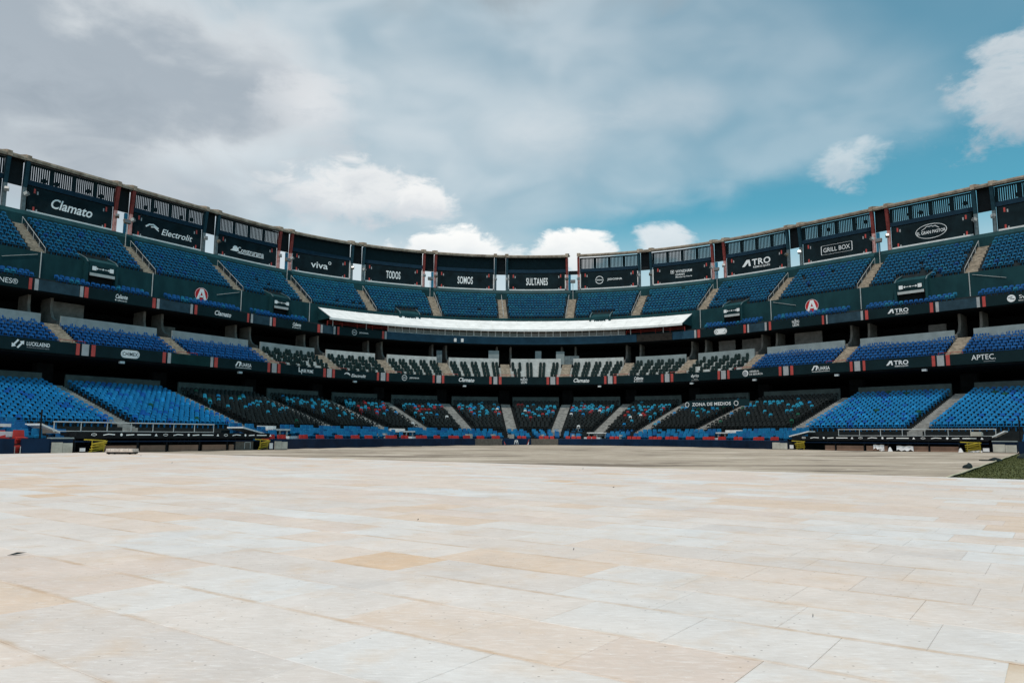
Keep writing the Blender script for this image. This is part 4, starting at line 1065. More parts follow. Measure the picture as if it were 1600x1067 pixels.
for i in range(len(cuts) - 1):
    a_, c_ = cuts[i], cuts[i + 1]
    grey = i in (4, 6)
    wall_sweep(b := MB(), [(-.12, -.05), (.12, -.05), (.12, .74), (.06, .79), (-.06, .79), (-.12, .74)] if not grey else [(-.08, -.05), (.1, -.05), (.1, .76), (-.08, .76)], a_ + .012, c_ - .012, 8)
    child(b, 'wall_panel', 'mesh_grey' if grey else 'navy_pad', fw)
ctr = (cuts[5] + cuts[6]) / 2; cx, cy, ca = wall_at(ctr, -.125)
frm = Matrix.Translation((cx, cy, .38)) @ Matrix.Rotation(-ca, 4, 'Z')
logo('MR', .62).place('emblem', fw, on_plane(frm))
s = S2(); half = (cuts[6] - cuts[5]) / 2
for sg in (-1, 1):
    s.line([(sg * (half - .1), .34), (sg * (half - .42), -.34)], .10, 'print_white'); s.line([(sg * (half - .24), .34), (sg * (half - .56), -.34)], .07, 'stripe_red')
s.place('slanting_stripe', fw, on_plane(Matrix.Translation((cx, cy - .13, .38)) @ Matrix.Rotation(-ca, 4, 'Z')))
# stepped floor of the front boxes
prof = [(.14, -.05), (.14, .42)]
for r in range(4): prof += [(1.25 + .95 * r, .42 + .24 * r), (1.25 + .95 * r, .66 + .24 * r)]
prof += [(6.2, 1.38), (6.2, -.05)]
fb = child(wall_sweep(MB(), prof, .3, WL - .3, 60), 'box_terrace', 'terrace_black', G)
TABLES = [(-16.0, 'left'), (-8.6, 'left of centre'), (9.2, 'right of centre'), (19.9, 'right')]
tabs = [s_of_x(x) for x, _ in TABLES]
gi = 0
s_ = 1.0; nblue = 0; nred = 0; nseat = 0
while s_ < WL - 1.0:
    gsz = rs.choice((3, 4, 4, 5)); 
    for q in range(gsz):
        ss = s_ + q * .62; nseat += 1
        if ss > WL - .6: break
        if abs(ss - ctr) < .9: continue
        intab = any(abs(ss - tb) < 1.5 for tb in tabs)
        for r in range(3):
            if intab and r < 3: continue
            x, y, a_ = wall_at(ss, 1.55 + .95 * r); nblue += 1
            add_seat('cushion', 'cushion', 'cushion_blue' if rs.random() < .8 else 'cushion_blue_deep', (x, y, .66 + .24 * r), a_,
                     'blue cushioned seat, %s from left along the %s row behind the field wall' % (ordw(nseat), ('front', 'middle', 'back')[r]))
    s_ += gsz * .62 + rs.choice((.25, .5, .9))
s_ = .7
while s_ < WL - .7:
    for q in range(rs.choice((2, 2, 3))):
        ss = s_ + q * .6
        if ss > WL - .5 or abs(ss - ctr) < .75: continue
        x, y, a_ = wall_at(ss, .62); nred += 1
        add_seat('redfront', 'cushion', 'cushion_red', (x, y, .30), a_, 'red chair, %s from left in the front row behind the navy wall' % ordw(nred))
    s_ += 2.1 + rs.random() * 1.2
for ti, (x_, wh) in enumerate(TABLES):
    sx_, sy_, a_ = wall_at(tabs[ti], 1.9)
    t_ = thing('white_counter', 'white stepped counter among the front seats, %s' % wh, 'counter', (sx_, sy_, .42), 'white counters among the front seats', -a_)
    F = Matrix.Translation((sx_, sy_, 0)) @ Matrix.Rotation(-a_, 4, 'Z')
    child(MB().box((-1.25, .6, 1.42), (1.25, 2.1, 1.56), F).box((-1.22, 1.9, 1.56), (1.22, 2.08, 1.80), F), 'table_top', 'table_white', t_)
    for sg in (-1.05, 0, 1.05): child(MB().box((sg - .05, .75, .66), (sg + .05, .85, 1.42), F), 'leg', 'table_white', t_)
    child(MB().box((-1.1, -.75, .66), (.95, -.25, .98), F), 'bench', 'cloth_white', t_)
for j, x_ in enumerate((-10.9, -3.4, -1.0, .95, 4.1, 7.1, 11.9)):
    sx_, sy_, a_ = wall_at(s_of_x(x_), 2.0)
    F = Matrix.Translation((sx_, sy_, 0)) @ Matrix.Rotation(-a_, 4, 'Z')
    bb = MB().box((-.16, -.5, .60), (.16, .5, 1.28), F)
    tag(bb.obj('divider_block', 'pad_grey'), 'pale divider block between front blue seats, %s from left' % ordw(j + 1), 'divider', 'pale dividers between front seats')
# small aside: wings of field wall beyond the dugouts
def frame_line(A, B):
    A, B = Vector(A), Vector(B); d = (B - A).normalized()
    return Matrix(((d.x, -d.y, 0, A.x), (d.y, d.x, 0, A.y), (0, 0, 1, 0), (0, 0, 0, 1)))
FLt = frame_line((-24.6, 40.5), (-18.0, 52.67)); FRt = frame_line((23.97, 65.48), (35.0, 55.9))
def lbox(fr, a, b): return MB().box(a, b, fr)
def fpos(fr, x, y, z): return tuple(fr @ Vector((x, y, z)))

# ------------------------------------------------------------------ dugouts
STRIP = ('oval', 'word', 'disc', 'word2', 'bar', 'A')
def dugout(fr, s0, s1, boards_, lab, ghost, roofback):
    d = thing('dugout', lab, 'dugout', fpos(fr, (s0 + s1) / 2, 0, 0), 'dugouts')
    child(MB().box((s0, -.25, .92), (s1, roofback, 1.17), fr), 'roof', 'dugout_black', d)
    fa = child(MB().box((s0, -.31, .82), (s1, -.255, 1.19), fr), 'fascia', 'dugout_black', d)
    child(MB().box((s0 + .02, -.2, .62), (s1 - .02, -.14, .70), fr), 'rail', 'navy_pad', d)
    child(MB().box((s0, 2.3, -.7), (s1, 2.45, .915), fr), 'rear_wall', 'dugout_black', d)
    child(MB().box((s0, .12, -.06), (s1, 2.3, .012), fr), 'platform', 'dugout_black', d)
    child(MB().box((s0 + .2, 1.7, .02), (s1 - .2, 2.2, .40), fr), 'bench', 'dugout_black', d)
    s = S2(); x = s0 + 1.0
    while x < s1 - 3.0:
        s.ring(x, 0, .16, .07, .03); s.line([(x + .55, -.03), (x + .85, .03), (x + 1.25, .0)], .05); s.disc(x + 1.65, 0, .08, n=10)
        s.line([(x + 1.95, -.02), (x + 2.45, .01)], .06); s.line([(x + 2.65, 0), (x + 3.55, 0)], .06); s.poly([(x + 3.8, -.07), (x + 3.9, .08), (x + 4.0, -.07)])
        x += 4.55
    s.place('sponsor_strip', fa, lambda u, v, l: fpos(fr, u, -.312 - l, 1.04 + v))
    g = S2().text(ghost, 0, 0, 2.6 if len(ghost) > 6 else 1.3, .34, 'ghost_print', 'heavy')
    for q in (.18, .62):
        g.place('faint_lettering', d, lambda u, v, l, q=q: fpos(fr, s0 + (s1 - s0) * q + u, 2.295 - l, .62 + v))
    for (x0, x1) in boards_:
        child(MB().box((x0, -.10, .03), (x1, -.03, .42), fr), 'pad_board', 'board_brown', d)
        child(MB().box((x1 + .01, -.16, .0), (x1 + .09, -.02, .91), fr), 'post', 'dugout_black', d)
    child(MB().box((s0, -.16, .0), (s0 + .1, -.02, .91), fr), 'post', 'dugout_black', d)
    return d
dugout(FLt, 1.25, 15.2, [(3.05, 5.05), (5.3, 7.0), (7.25, 9.4), (9.72, 11.6), (11.85, 12.25)], 'long black dugout with brown padded boards left of the infield', 'ULTANES', 4.4)
dugout(FRt, 0.3, 14.7, [(2.96, 3.75), (3.9, 6.0), (6.2, 7.8), (9.5, 10.68), (10.82, 12.72)], 'long black dugout with white cloths over its boards, right of the infield', 'de Mty', 4.4)
for fr, s0, s1, nm in ((FLt, 12.3, 13.9, 'left'), ):
    c = thing('locker_panel', 'dark panel with pale framed opening at the right end of the left dugout', 'panel', fpos(fr, 13, 0, 0))
    child(MB().box((12.3, -.13, .02), (13.9, -.06, .66), fr), 'panel', 'mesh_grey', c)
    for a_, b_ in (((13.1, -.16, .12), (13.14, -.135, .58)), ((13.6, -.16, .12), (13.64, -.135, .58)), ((13.1, -.16, .54), (13.64, -.137, .59))): child(MB().box(a_, b_, fr), 'frame_bar', 'white_steel', c)
def barrier(fr, s0, s1, lab):
    t_ = thing('yellow_barrier', lab, 'barrier', fpos(fr, (s0 + s1) / 2, -.3, 0), 'yellow folded barriers by the dugouts')
    q = random.Random(int(s0 * 100)); zs = [.08, .30, .22, .46, .38, .60, .52, .74]
    for i, z in enumerate(zs[:-1]):
        a_ = (s0 + .03, -.36 - .04 * i, z) if i % 2 == 0 else (s1 - .03, -.36 - .04 * i, z)
        c_ = (s1 - .03, -.36 - .04 * i, zs[i + 1] - .1 * q.random()) if i % 2 == 0 else (s0 + .03 + .2 * q.random(), -.36 - .04 * i, zs[i + 1])
        child(MB().tube(fpos(fr, *a_), fpos(fr, *c_), .032, 6), 'bar', 'barrier_yellow', t_)
    child(MB().tube(fpos(fr, s0 - .3, -.4, .76), fpos(fr, s1, -.4, .70), .035, 6), 'top_bar', 'barrier_yellow', t_)
    for x in (s0 + .15, s1 - .1): child(MB().tube(fpos(fr, x, -.42, 0), fpos(fr, x, -.42, .72), .025, 6), 'post', 'barrier_yellow', t_)
barrier(FLt, 1.96, 2.9, 'yellow folded barrier at the left end of the left dugout')
barrier(FLt, 14.1, 15.0, 'yellow folded barrier at the right end of the left dugout')
barrier(FRt, .6, 1.42, 'yellow folded barrier at the left end of the right dugout')
barrier(FRt, 13.2, 14.25, 'yellow folded barrier at the right end of the right dugout')
def pad(fr, x0, x1, lab, top=True):
    t_ = thing('padded_gate', lab, 'gate', fpos(fr, (x0 + x1) / 2, 0, 0), 'pale padded gates beside the dugouts')
    child(MB().box((x0 - .05, -.22, 0), (x1 + .05, -.10, .80), fr), 'backing', 'navy_pad', t_)
    xm = x0 + (x1 - x0) * .52
    child(MB().box((x0, -.30, .06), (xm - .01, -.225, .62), fr), 'pad', 'pad_grey', t_)
    child(MB().box((xm + .01, -.30, .06), (x1, -.225, .58), fr), 'pad', 'pad_grey', t_)
    if top: child(MB().box((x0 - .05, -.32, .81), (x1 + .05, .15, .88), fr), 'capping', 'midwall_grey', t_)
pad(FLt, 0.0, 1.1, 'pale padded gate left of the left dugout')
pad(FLt, 15.75, 16.95, 'pale padded gate right of the left dugout', False)
pad(FRt, -1.45, -.15, 'pale padded gate left of the right dugout', False)
pad(FRt, 14.95, 16.4, 'pale padded gate right of the right dugout')
def card(fr, x0, x1, z0, z1, lab):
    t_ = thing('white_notice', lab, 'notice', fpos(fr, x0, -.3, 0), 'white notices by the dugout ends')
    child(MB().box((x0, -.34, z0), (x1, -.31, z1), fr), 'sheet', 'cloth_white', t_); child(MB().box((x0 - .04, -.306, z0 - .05), (x1 + .04, -.28, z1 + .06), fr), 'backing', 'dugout_black', t_)
card(FLt, 1.5, 1.8, .12, .3, 'small white notice left of the left dugout barrier')
card(FLt, 15.2, 15.5, .1, .5, 'white notice right of the left dugout barrier')
card(FRt, .08, .4, .12, .42, 'white notice left of the right dugout barrier')
card(FRt, 14.32, 14.72, .08, .34, 'white notice right of the right dugout barrier')
# cloths hung over the right dugout's boards
def cloth(fr, x0, x1, z0, z1, lab, seed):
    q = random.Random(seed); n = 10; vs = []
    for j in range(6):
        for i in range(n + 1):
            x = x0 + (x1 - x0) * i / n; z = z1 - (z1 - z0) * j / 5 * (1 + .18 * math.sin(i * 1.7 + seed))
            vs.append(fpos(fr, x, -.15 - .03 * math.sin(i * 1.9 + seed) - .015 * j * (i % 2), max(.02, z + .02 * math.sin(i))))
    k0 = len(vs)
    vs += [tuple(Vector(p) + Vector((fr @ Vector((0, .012, 0))) - (fr @ Vector((0, 0, 0))))) for p in vs[:k0]]
    g = lambda i, j: j * (n + 1) + i
    fs = [(g(i, j), g(i + 1, j), g(i + 1, j + 1), g(i, j + 1)) for j in range(5) for i in range(n)]
    fs += [tuple(k0 + a for a in f[::-1]) for f in fs]
    rim = [g(i, 0) for i in range(n + 1)] + [g(n, j) for j in range(1, 6)] + [g(i, 5) for i in range(n - 1, -1, -1)] + [g(0, j) for j in range(4, 0, -1)]
    fs += [(rim[i - 1], rim[i], k0 + rim[i], k0 + rim[i - 1]) for i in range(len(rim))]
    tag(MB().add(vs, fs).obj('cloth', 'cloth_white', smooth=True), lab, 'cloth', 'white cloths on the right dugout')
cloth(FRt, 6.75, 7.55, .20, .50, 'white cloth draped over a brown board, middle of the right dugout', 1)
cloth(FRt, 7.2, 7.55, .04, .3, 'narrow white cloth hanging to the ground in the right dugout', 2)
cloth(FRt, 8.45, 9.65, .10, .44, 'wide white cloth hanging in the right dugout', 3)
cloth(FRt, 13.3, 14.3, .02, .16, 'crumpled white cloth below the right yellow barrier', 4)
for x, lab in ((12.87, 'white cone-shaped bundle at the right end of the right dugout'), (8.0, 'small pale bundle on the ground inside the right dugout')):
    b = MB(); c0 = Vector(fpos(FRt, x, -.25, 0)); vs = []
    for i, (r, z) in enumerate(((.17, .0), (.13, .12), (.10, .22), (.05, .31), (.012, .34))):
        for j in range(8): a_ = j * .785 + i * .2; vs.append((c0.x + r * math.cos(a_) * (1 + .15 * math.sin(j * 2 + i)), c0.y + r * math.sin(a_), z))
    b.add(vs, [(i * 8 + j, i * 8 + (j + 1) % 8, i * 8 + 8 + (j + 1) % 8, i * 8 + 8 + j) for i in range(4) for j in range(8)] + [tuple(range(32, 40))])
    tag(b.obj('cloth_bundle', 'cloth_white'), lab, 'bundle')
# white guard rails on the dugout roofs
def guard(fr, xs, y, lab):
    t_ = thing('guard_rail', lab, 'railing', fpos(fr, (xs[0] + xs[-1]) / 2, y, 1.17), 'white guard rails above the dugouts')
    child(MB().tube(fpos(fr, xs[0] - .05, y, 1.72), fpos(fr, xs[-1] + .05, y, 1.72), .028, 6), 'top_rail', 'white_steel', t_)
    child(MB().tube(fpos(fr, xs[0], y, 1.22), fpos(fr, xs[-1], y, 1.22), .02, 6), 'bottom_rail', 'white_steel', t_)
    for x in xs: child(MB().tube(fpos(fr, x, y, 1.17), fpos(fr, x, y, 1.72), .026, 6), 'post', 'white_steel', t_)
guard(FLt, [0.4, 1.9, 3.45, 4.95, 6.4, 7.85, 9.4, 10.9], .35, 'white guard rail on the roof of the left dugout')
guard(FRt, [3.95, 5.6, 7.2, 8.8, 10.4, 12.0, 13.5, 15.1], .35, 'white guard rail on the roof of the right dugout')
# platforms between dugouts and the lower bowl
child(MB().box((-9.0, 4.45, -.05), (16.6, 11.0, 1.05), FLt), 'side_platform', 'terrace_black', G)
child(MB().box((-1.0, 4.45, -.05), (24.0, 10.2, 1.05), FRt), 'side_platform', 'terrace_black', G)
child(MB().box((-9.0, .2, -.05), (-.06, 4.4, .55), FLt), 'side_platform', 'terrace_black', G)
child(MB().box((16.5, .2, -.05), (24.0, 4.4, .55), FRt), 'side_platform', 'terrace_black', G)
# field wall beyond the dugouts, blue cushioned seats behind it
for fr, segs, lab in ((FLt, ((-9.0, -4.6), (-4.58, -1.86), (-1.46, -.08)), 'navy padded wall at the left picture edge'), (FRt, ((16.5, 19.6), (19.62, 24.0)), 'navy padded wall at the right picture edge')):
    w = thing('side_wall', lab, 'wall', fpos(fr, (segs[0][0] + segs[-1][1]) / 2, 0, 0))
    for a_, c_ in segs: child(MB().box((a_, -.2, -.04), (c_, -.02, .82), fr), 'wall_panel', 'navy_pad', w)
def local_seat(kind, tm, m, fr, x, y, z, lab):
    p = fpos(fr, x, y, z); d = (fr.to_3x3() @ Vector((0, 1, 0))); add_seat(kind, tm, m, p, math.atan2(d.x, d.y), lab)
for fr, x0, n, wh, sg in ((FLt, -8.6, 16, 'left', 1), (FRt, 16.9, 11, 'right', 1)):
    for r in range(4):
        for i in range(n - (r // 2 if wh == 'left' else 0)):
            if i % 5 == 4: continue
            local_seat('cushion', 'cushion', 'cushion_blue' if rs.random() < .6 else 'cushion_blue_deep', fr, x0 + i * .66, .9 + .85 * r, .55 + .2 * r,
                       'blue cushioned seat, %s from left, %s row beyond the %s dugout' % (ordw(i + 1), ordw(r + 1), wh))
for x, z, y, lab in ((-2.6, .45, .35, 'red chair at far left behind the navy wall'), (-1.25, .45, .35, 'red chair just right of the wall gap at left'), (-1.66, .03, .1, 'red chair standing in the gap of the left navy wall'), (-2.1, .45, .5, 'red chair just left of the wall gap at left')):
    local_seat('redfront', 'cushion', 'cushion_red', FLt, x, y, z, lab)
t_ = thing('chair_stand', 'thin metal stool stand under the red chair in the left wall gap', 'stand', fpos(FLt, -1.66, -.1, 0))
for x in (-1.8, -1.52):
    child(MB().tube(fpos(FLt, x, -.15, 0), fpos(FLt, x, -.15, .42), .018, 6), 'leg', 'white_steel', t_)
child(MB().tube(fpos(FLt, -1.95, -.16, .03), fpos(FLt, -1.4, -.16, .03), .018, 6), 'foot', 'white_steel', t_)
t_ = thing('camera_platform', 'white covered platform at the left edge above red chairs', 'platform', fpos(FLt, -3.2, 1.5, .55))
child(MB().box((-6.0, 1.0, 1.42), (-1.45, 2.4, 1.58), FLt), 'cover', 'table_white', t_); child(MB().box((-5.9, 1.05, 1.60), (-2.0, 2.3, 1.68), FLt), 'sheet', 'cloth_white', t_)
for x in (-5.6, -3.6, -1.8): child(MB().box((x - .04, 1.2, .55), (x + .04, 1.3, 1.42), FLt), 'leg', 'dugout_black', t_)
child(MB().box((-2.6, .75, .9), (-1.0, .85, 1.18), FLt), 'front_sheet', 'cloth_white', t_)
tag(MB().tube(fpos(FLt, -.28, .4, .5), fpos(FLt, -.28, .4, 2.35), .045, 8).box((-.36, .3, .45), (-.2, .5, .6), FLt).obj('net_post', 'dugout_black'), 'slim black net post left of the left dugout', 'post')
tag(MB().tube(fpos(FRt, 16.55, .6, .5), fpos(FRt, 16.55, .6, 2.6), .05, 8).box((16.47, .5, .45), (16.63, .7, .6), FRt).obj('net_post', 'dugout_black'), 'slim black net post right of the right dugout', 'post')
tag(MB().box((13.6, -.4, 1.2), (14.3, .3, 1.48), FRt).box((13.65, -.35, 1.48), (14.25, .25, 1.52), FRt).obj('equipment_box', 'pad_grey'), 'pale box on the right end of the right dugout roof', 'box')
# slanting white slabs at the ends of the dugout roofs
for fr, x0, x1, lab in ((FLt, 13.6, 15.6, 'white sloping slab at the right end of the left dugout roof'), (FLt, -.1, .9, 'white sloping slab at the left end of the left dugout roof'), (FRt, -.3, 1.4, 'white sloping slab at the left end of the right dugout roof'), (FRt, 14.8, 15.6, 'white sloping slab at the right end of the right dugout roof')):
    b = MB(); up = 1 if x0 in (-.3,) or x0 == 14.8 else -1
    za, zb = (1.2, 1.62) if up > 0 else (1.62, 1.2)
    b.add([fpos(fr, x0, .6, za - .1), fpos(fr, x1, .6, zb - .1), fpos(fr, x1, 2.2, zb - .1), fpos(fr, x0, 2.2, za - .1), fpos(fr, x0, .6, za), fpos(fr, x1, .6, zb), fpos(fr, x1, 2.2, zb), fpos(fr, x0, 2.2, za)],
          [(3, 2, 1, 0), (4, 5, 6, 7), (0, 1, 5, 4), (1, 2, 6, 5), (2, 3, 7, 6), (3, 0, 4, 7)])
    tag(b.obj('concrete_slab', 'white_paint'), lab, 'slab', 'white slabs by the dugout roofs')
# sign banner across the right lower seats
zb = thing('press_banner', 'dark cloth sign reading ZONA DE MEDIOS across right lower seats', 'sign', P(43.6, 17, 3.2))
child(MB().sweep(rect(16.9, 16.94, 3.62, 4.42), (38.6, 0), (48.4, 0), 8), 'cloth', 'print_dark', zb)
S2().text('ZONA DE MEDIOS', 0, 0, 5.4, .40, style='heavy').ring(-3.4, 0, .3, .3, .07).ring(3.4, 0, .3, .3, .07).place('lettering', zb, on_curve(43.3, 16.95, 3.98))

# ------------------------------------------------------------------ rails, lights
for k in KS:
    sg = 0.0 if k == 0 else (.52 if k < 0 else -.52)
    pos_ = 'beside the %s upper stair from left' % ordw(k + 8)
    t_ = thing('hand_rail', 'slim white handrail %s' % pos_, 'handrail', P(T(k), 4, 19), 'handrails on the upper stairs')
    nn_ = 4
    pts = []
    for i in range(nn_ + 1):
        q = i / nn_; o_ = 1.0 + 5.4 * q; hb = 21.3 - 4.05 * q; tt = tL(Lt(T(k), o_) + sg, o_)
        pts.append((P(tt, o_, hb), P(tt, o_, hb + .9)))
        child(MB().tube(pts[-1][0], pts[-1][1], .022, 5), 'post', 'white_steel', t_)
    for i in range(nn_):
        child(MB().tube(pts[i][1], pts[i + 1][1], .024, 5), 'rail', 'white_steel', t_)
    # lamps on the columns
    for s2_ in (-1, 1):
        tt = tL(Lt(T(k), .3) + s2_ * .92, .3)
        wh = ('left', 'right')[s2_ > 0]
        f_ = thing('column_lamp', 'small floodlight on the %s column of the %s column pair from left' % (wh, ordw(k + 8)), 'floodlight', P(tt, .1, 24.6), 'floodlights on the roof columns')
        a_ = ang(T(k)); F = Matrix.Translation(P(tt, .42, 24.85)) @ Matrix.Rotation(-a_ + s2_ * .5, 4, 'Z') @ Matrix.Rotation(math.radians(-28), 4, 'X')
        child(MB().box((-.2, -.22, -.17), (.2, .16, .17), F), 'case', 'floodlight_case' if (k + s2_) % 3 else 'floodlight_brown', f_)
        child(MB().box((-.17, -.235, -.14), (.17, -.222, .14), F), 'glass', 'lamp_glass', f_)
        child(MB().tube(P(tt, .07, 24.75), P(tt, .42, 24.75), .03, 5), 'bracket', 'floodlight_case', f_)
    if k % 2:
        f_ = thing('lamp_post', 'floodlight on slim pole at the top of the %s upper stair from left' % ordw(k + 8), 'floodlight', P(T(k), 1.0, 21.4), 'floodlight poles at the stair heads')
        tt = tL(Lt(T(k), 1.0) + (-.1 if k < 0 else .1), 1.0)
        child(MB().tube(P(tt, 1.0, 21.3), P(tt, 1.0, 24.1), .04, 6), 'pole', 'floodlight_case', f_)
        F = Matrix.Translation(P(tt, 1.05, 24.3)) @ Matrix.Rotation(-ang(T(k)), 4, 'Z') @ Matrix.Rotation(math.radians(-20), 4, 'X')
        child(MB().box((-.38, -.14, -.24), (.38, .12, .24), F), 'lamp_head', 'floodlight_brown', f_); child(MB().box((-.33, -.152, -.2), (.33, -.142, .2), F), 'glass', 'lamp_glass', f_)
for i, t_ in enumerate((-64.3, -51.0, -31.0, -8.5, 18.6, 37.2, 47.5, 57.5, 66.5)):
    f_ = thing('soffit_lamp', 'tiny white lamp under the lower balcony, %s from left' % ordw(i + 1), 'lamp', P(t_, 14, 6.9), 'small lamps under the lower balcony')
    child(MB().sweep(rect(13.85, 14.15, 6.72, 6.94), (t_, -.22), (t_, .22), 1), 'case', 'white_paint', f_); child(MB().sweep(rect(13.9, 13.96, 6.94, 7.11), (t_, -.03), (t_, .03), 1), 'stem', 'white_paint', f_)
# red rails along the front of the middle tier, at the aisles
for k in KS:
    rl = thing('aisle_rail', 'low red rail at the foot of the %s middle stair from left' % ordw(k + 8), 'railing', P(T(k), 14.1, 8.2), 'red rails on the lower balcony')
    child(MB().tube(P(tL(Lt(T(k), 14.1) - 1.1, 14.1), 14.1, 8.42), P(tL(Lt(T(k), 14.1) + 1.1, 14.1), 14.1, 8.42), .025, 5), 'rail', 'rail_red', rl)
    for q in (-1.1, 0, 1.1): child(MB().tube(P(tL(Lt(T(k), 14.1) + q, 14.1), 14.1, 8.15), P(tL(Lt(T(k), 14.1) + q, 14.1), 14.1, 8.42), .02, 5), 'post', 'rail_red', rl)

# ------------------------------------------------------------------ loose things on the floor
F = Matrix.Translation((-19.7, 38.6, .06)) @ Matrix.Rotation(math.radians(5), 4, 'Z')
c = thing('flat_cart', 'low pale cart on black wheels standing on the white floor at left', 'cart', (-19.7, 38.6, .06), None)
child(MB().box((-.66, -.4, .12), (.66, .4, .17), F), 'deck', 'timber_pale', c)
for i in range(6): child(MB().box((-.64 + i * .215, -.38, .172), (-.64 + i * .215 + .20, .38, .285 - .01 * (i % 2)), F), 'plank', 'timber_pale', c)
for x in (-.5, .5):
    for y in (-.34, .34):
        b = MB().tube(F @ Vector((x, y - .03, .06)), F @ Vector((x, y + .03, .06)), .06, 10); child(b, 'wheel', 'rubber_black', c)
child(MB().box((-.62, -.36, .03), (.62, .36, .115), F), 'underframe', 'rubber_black', c)
def bag(x, y, lx, ly, lz, rz, lab, seed, tail=0):
    q = random.Random(seed); vs = []; n, m = 14, 7
    for j in range(m + 1):
        ph = math.pi / 2 * j / m
        for i in range(n):
            a_ = 2 * math.pi * i / n; w = 1 + .14 * math.sin(a_ * 3 + seed) + .05 * q.random()
            vs.append((lx * math.cos(a_) * math.cos(ph) * w, ly * math.sin(a_) * math.cos(ph) * w, lz * math.sin(ph) ** .8 * (1 + .2 * math.cos(a_ + seed))))
    b = MB().add(vs, [(j * n + i, j * n + (i + 1) % n, (j + 1) * n + (i + 1) % n, (j + 1) * n + i) for j in range(m) for i in range(n)])
    o = b.obj('sandbag', 'bag_black', smooth=True); o.location = (x, y, .02); o.rotation_euler = (0, 0, rz)
    tag(o, lab, 'sandbag', 'dark sandbags beside the turf')
    if tail: child(MB().box((-lx - tail, -.12, .0), (-lx * .7, .12, .05), Matrix.Translation((x, y, .02)) @ Matrix.Rotation(rz, 4, 'Z')), 'flap', 'bag_black', o)
bag(15.9, 26.6, .17, .14, .16, .3, 'dark sandbag nearest the white floor, beside the turf', 1)
bag(22.3, 35.2, .30, .18, .14, .1, 'long dark sandbag with trailing flap, second beside the turf', 2, .4)
bag(27.0, 40.3, .32, .2, .16, .2, 'dark sandbag third along the edge of the turf', 3)
bag(29.3, 43.5, .38, .2, .17, .2, 'farthest dark sandbag at the right picture edge', 4)
bag(-3.2, 87.2, .18, .12, .12, 0, 'tiny dark sandbag below the centre of the field wall', 5)
bag(-9.0, 74.0, .4, .1, .07, .9, 'flat dark bag at the foot of the navy wall, left of centre', 6)
q = random.Random(5)
for i, (x, y, s_) in enumerate(((-4.08, 6.4, .07), (-12.0, 27.0, .04), (2.2, 23.5, .04), (.55, 6.8, .012), (-1.1, 9.1, .013), (1.68, 4.35, .010), (2.0, 15.0, .02), (-17.5, 36.0, .07))):
    b = MB(); b.add([(-s_, 0, 0), (-s_ * .2, -s_ * .3, .004), (s_, s_ * .1, .012), (s_ * .3, s_ * .35, .003), (0, 0, .02)], [(0, 1, 4), (1, 2, 4), (2, 3, 4), (3, 0, 4), (3, 2, 1, 0)])
    o = b.obj('debris', 'bag_black'); o.location = (x, y, .063); o.rotation_euler = (0, 0, q.random())
    tag(o, ['dark dry leaf on the white floor at the left edge', 'small dark scrap on the white floor, left', 'small dark scrap far out on the floor, centre', 'tiny dark speck on the floor right of centre', 'tiny dark speck on the floor left of centre',
            'tiny dark speck on the floor at lower right', 'small dark scrap mid floor right of centre', 'small dark scrap in front of the cart'][i], 'debris', 'scraps on the floor')

# ------------------------------------------------------------------ place the seats: largest as single objects, the rest of each kind joined
SEAT_ME = {}
def seat_mesh(tm, m):
    if (tm, m) not in SEAT_ME:
        me = bpy.data.meshes.new('seat'); b = SEAT_T[tm]; me.from_pydata(b.v, [], b.f); me.materials.append(MATS[m]); me.update(); SEAT_ME[(tm, m)] = me
    return SEAT_ME[(tm, m)]
KIND = {'upper': ('blue_seat', 'blue seats of the upper tier'), 'mid': ('royal_blue_seat', 'royal blue seats of the middle tier'), 'box': ('box_seat', 'dark box seats of the middle tier'),
        'sky': ('light_blue_seat', 'light blue seats of the lower bowl'), 'cyan': ('cyan_seat', 'cyan seats among the black seats'), 'red': ('red_stadium_seat', 'red seats among the black seats'),
        'black': ('black_seat', 'black seats of the lower bowl'), 'cushion': ('cushioned_seat', 'blue cushioned seats behind the field wall'), 'redfront': ('red_chair', 'red chairs behind the field wall')}
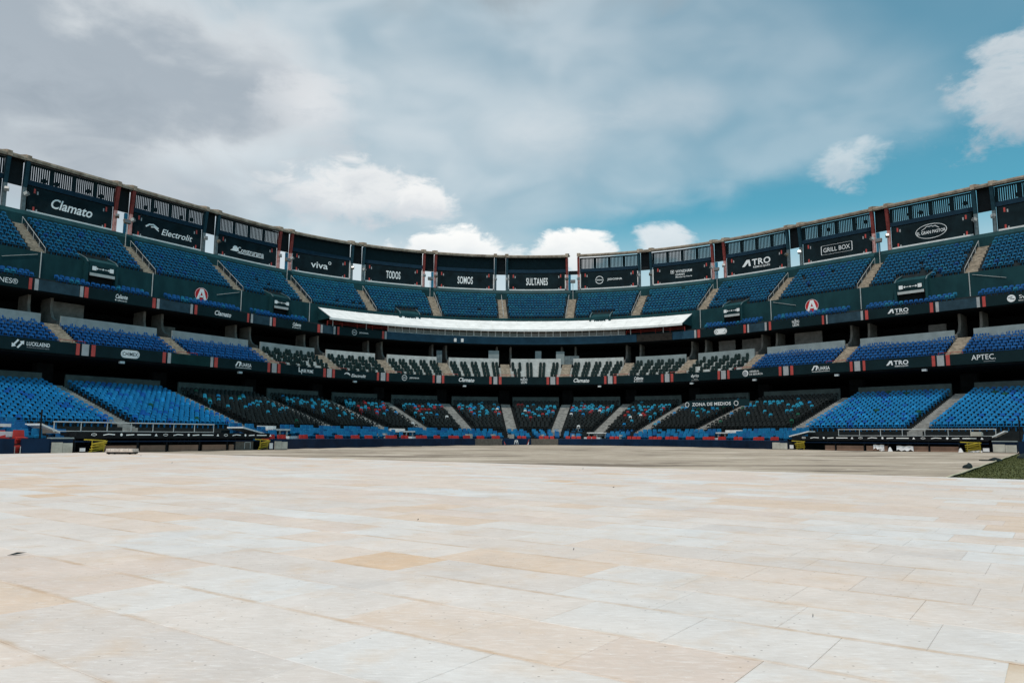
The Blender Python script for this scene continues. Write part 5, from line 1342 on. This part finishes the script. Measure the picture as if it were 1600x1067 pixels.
RESTLAB = {'upper': 'farther blue seats of the upper tier', 'mid': 'farther royal blue seats of the middle tier', 'sky': 'farther light blue seats of the lower bowl', 'black': 'farther black seats of the lower bowl',
           'cyan': 'farther cyan seats among the black seats', 'cushion': 'farther blue cushioned seats behind the field wall', 'box': 'farther dark box seats', 'red': 'farther red seats', 'redfront': 'farther red chairs'}
for kind, lst in SEATS.items():
    vis = [q for q in lst if in_view(q[2], 4)]
    vis.sort(key=lambda q: q[2][0] ** 2 + q[2][1] ** 2)
    solo = vis[:300]; ids = set(id(q) for q in solo); rest = [q for q in lst if id(q) not in ids and in_view(q[2], 120)]
    nm, grp = KIND[kind]
    for tm, m, p, a_, lab in solo:
        o = bpy.data.objects.new(nm, seat_mesh(tm, m)); COL.objects.link(o)
        o.location = p; o.rotation_euler = (0.05 * math.sin(p[0] * 53 + p[2] * 7), 0.02 * math.sin(p[1] * 71), -a_ + 0.06 * math.sin(p[0] * 37 + p[1] * 11))
        tag(o, lab, 'chair' if nm == 'red_chair' else 'seat', grp)
    if rest:
        mats_ = sorted(set(q[1] for q in rest)); vs = []; fs = []; mi = []
        cnt = 0
        for tm, m, p, a_, lab in rest:
            b = SEAT_T[tm]; v = np.array(b.v); a_ += 0.06 * math.sin(p[0] * 37 + p[1] * 11); c, s = math.cos(-a_), math.sin(-a_); v[:, 1] += v[:, 2] * 0.05 * math.sin(p[0] * 53 + p[2] * 7)
            w = np.column_stack((v[:, 0] * c - v[:, 1] * s + p[0], v[:, 0] * s + v[:, 1] * c + p[1], v[:, 2] + p[2]))
            vs.append(w); fs += [tuple(i + cnt for i in f) for f in b.f]; mi += [mats_.index(m)] * len(b.f); cnt += len(v)
        me = bpy.data.meshes.new(nm + 's'); me.from_pydata(np.vstack(vs).tolist(), [], fs)
        for m in mats_: me.materials.append(MATS[m])
        me.polygons.foreach_set('material_index', mi); me.update()
        o = bpy.data.objects.new(nm + 's', me); COL.objects.link(o); o['kind'] = 'stuff'; o['label'] = RESTLAB[kind]
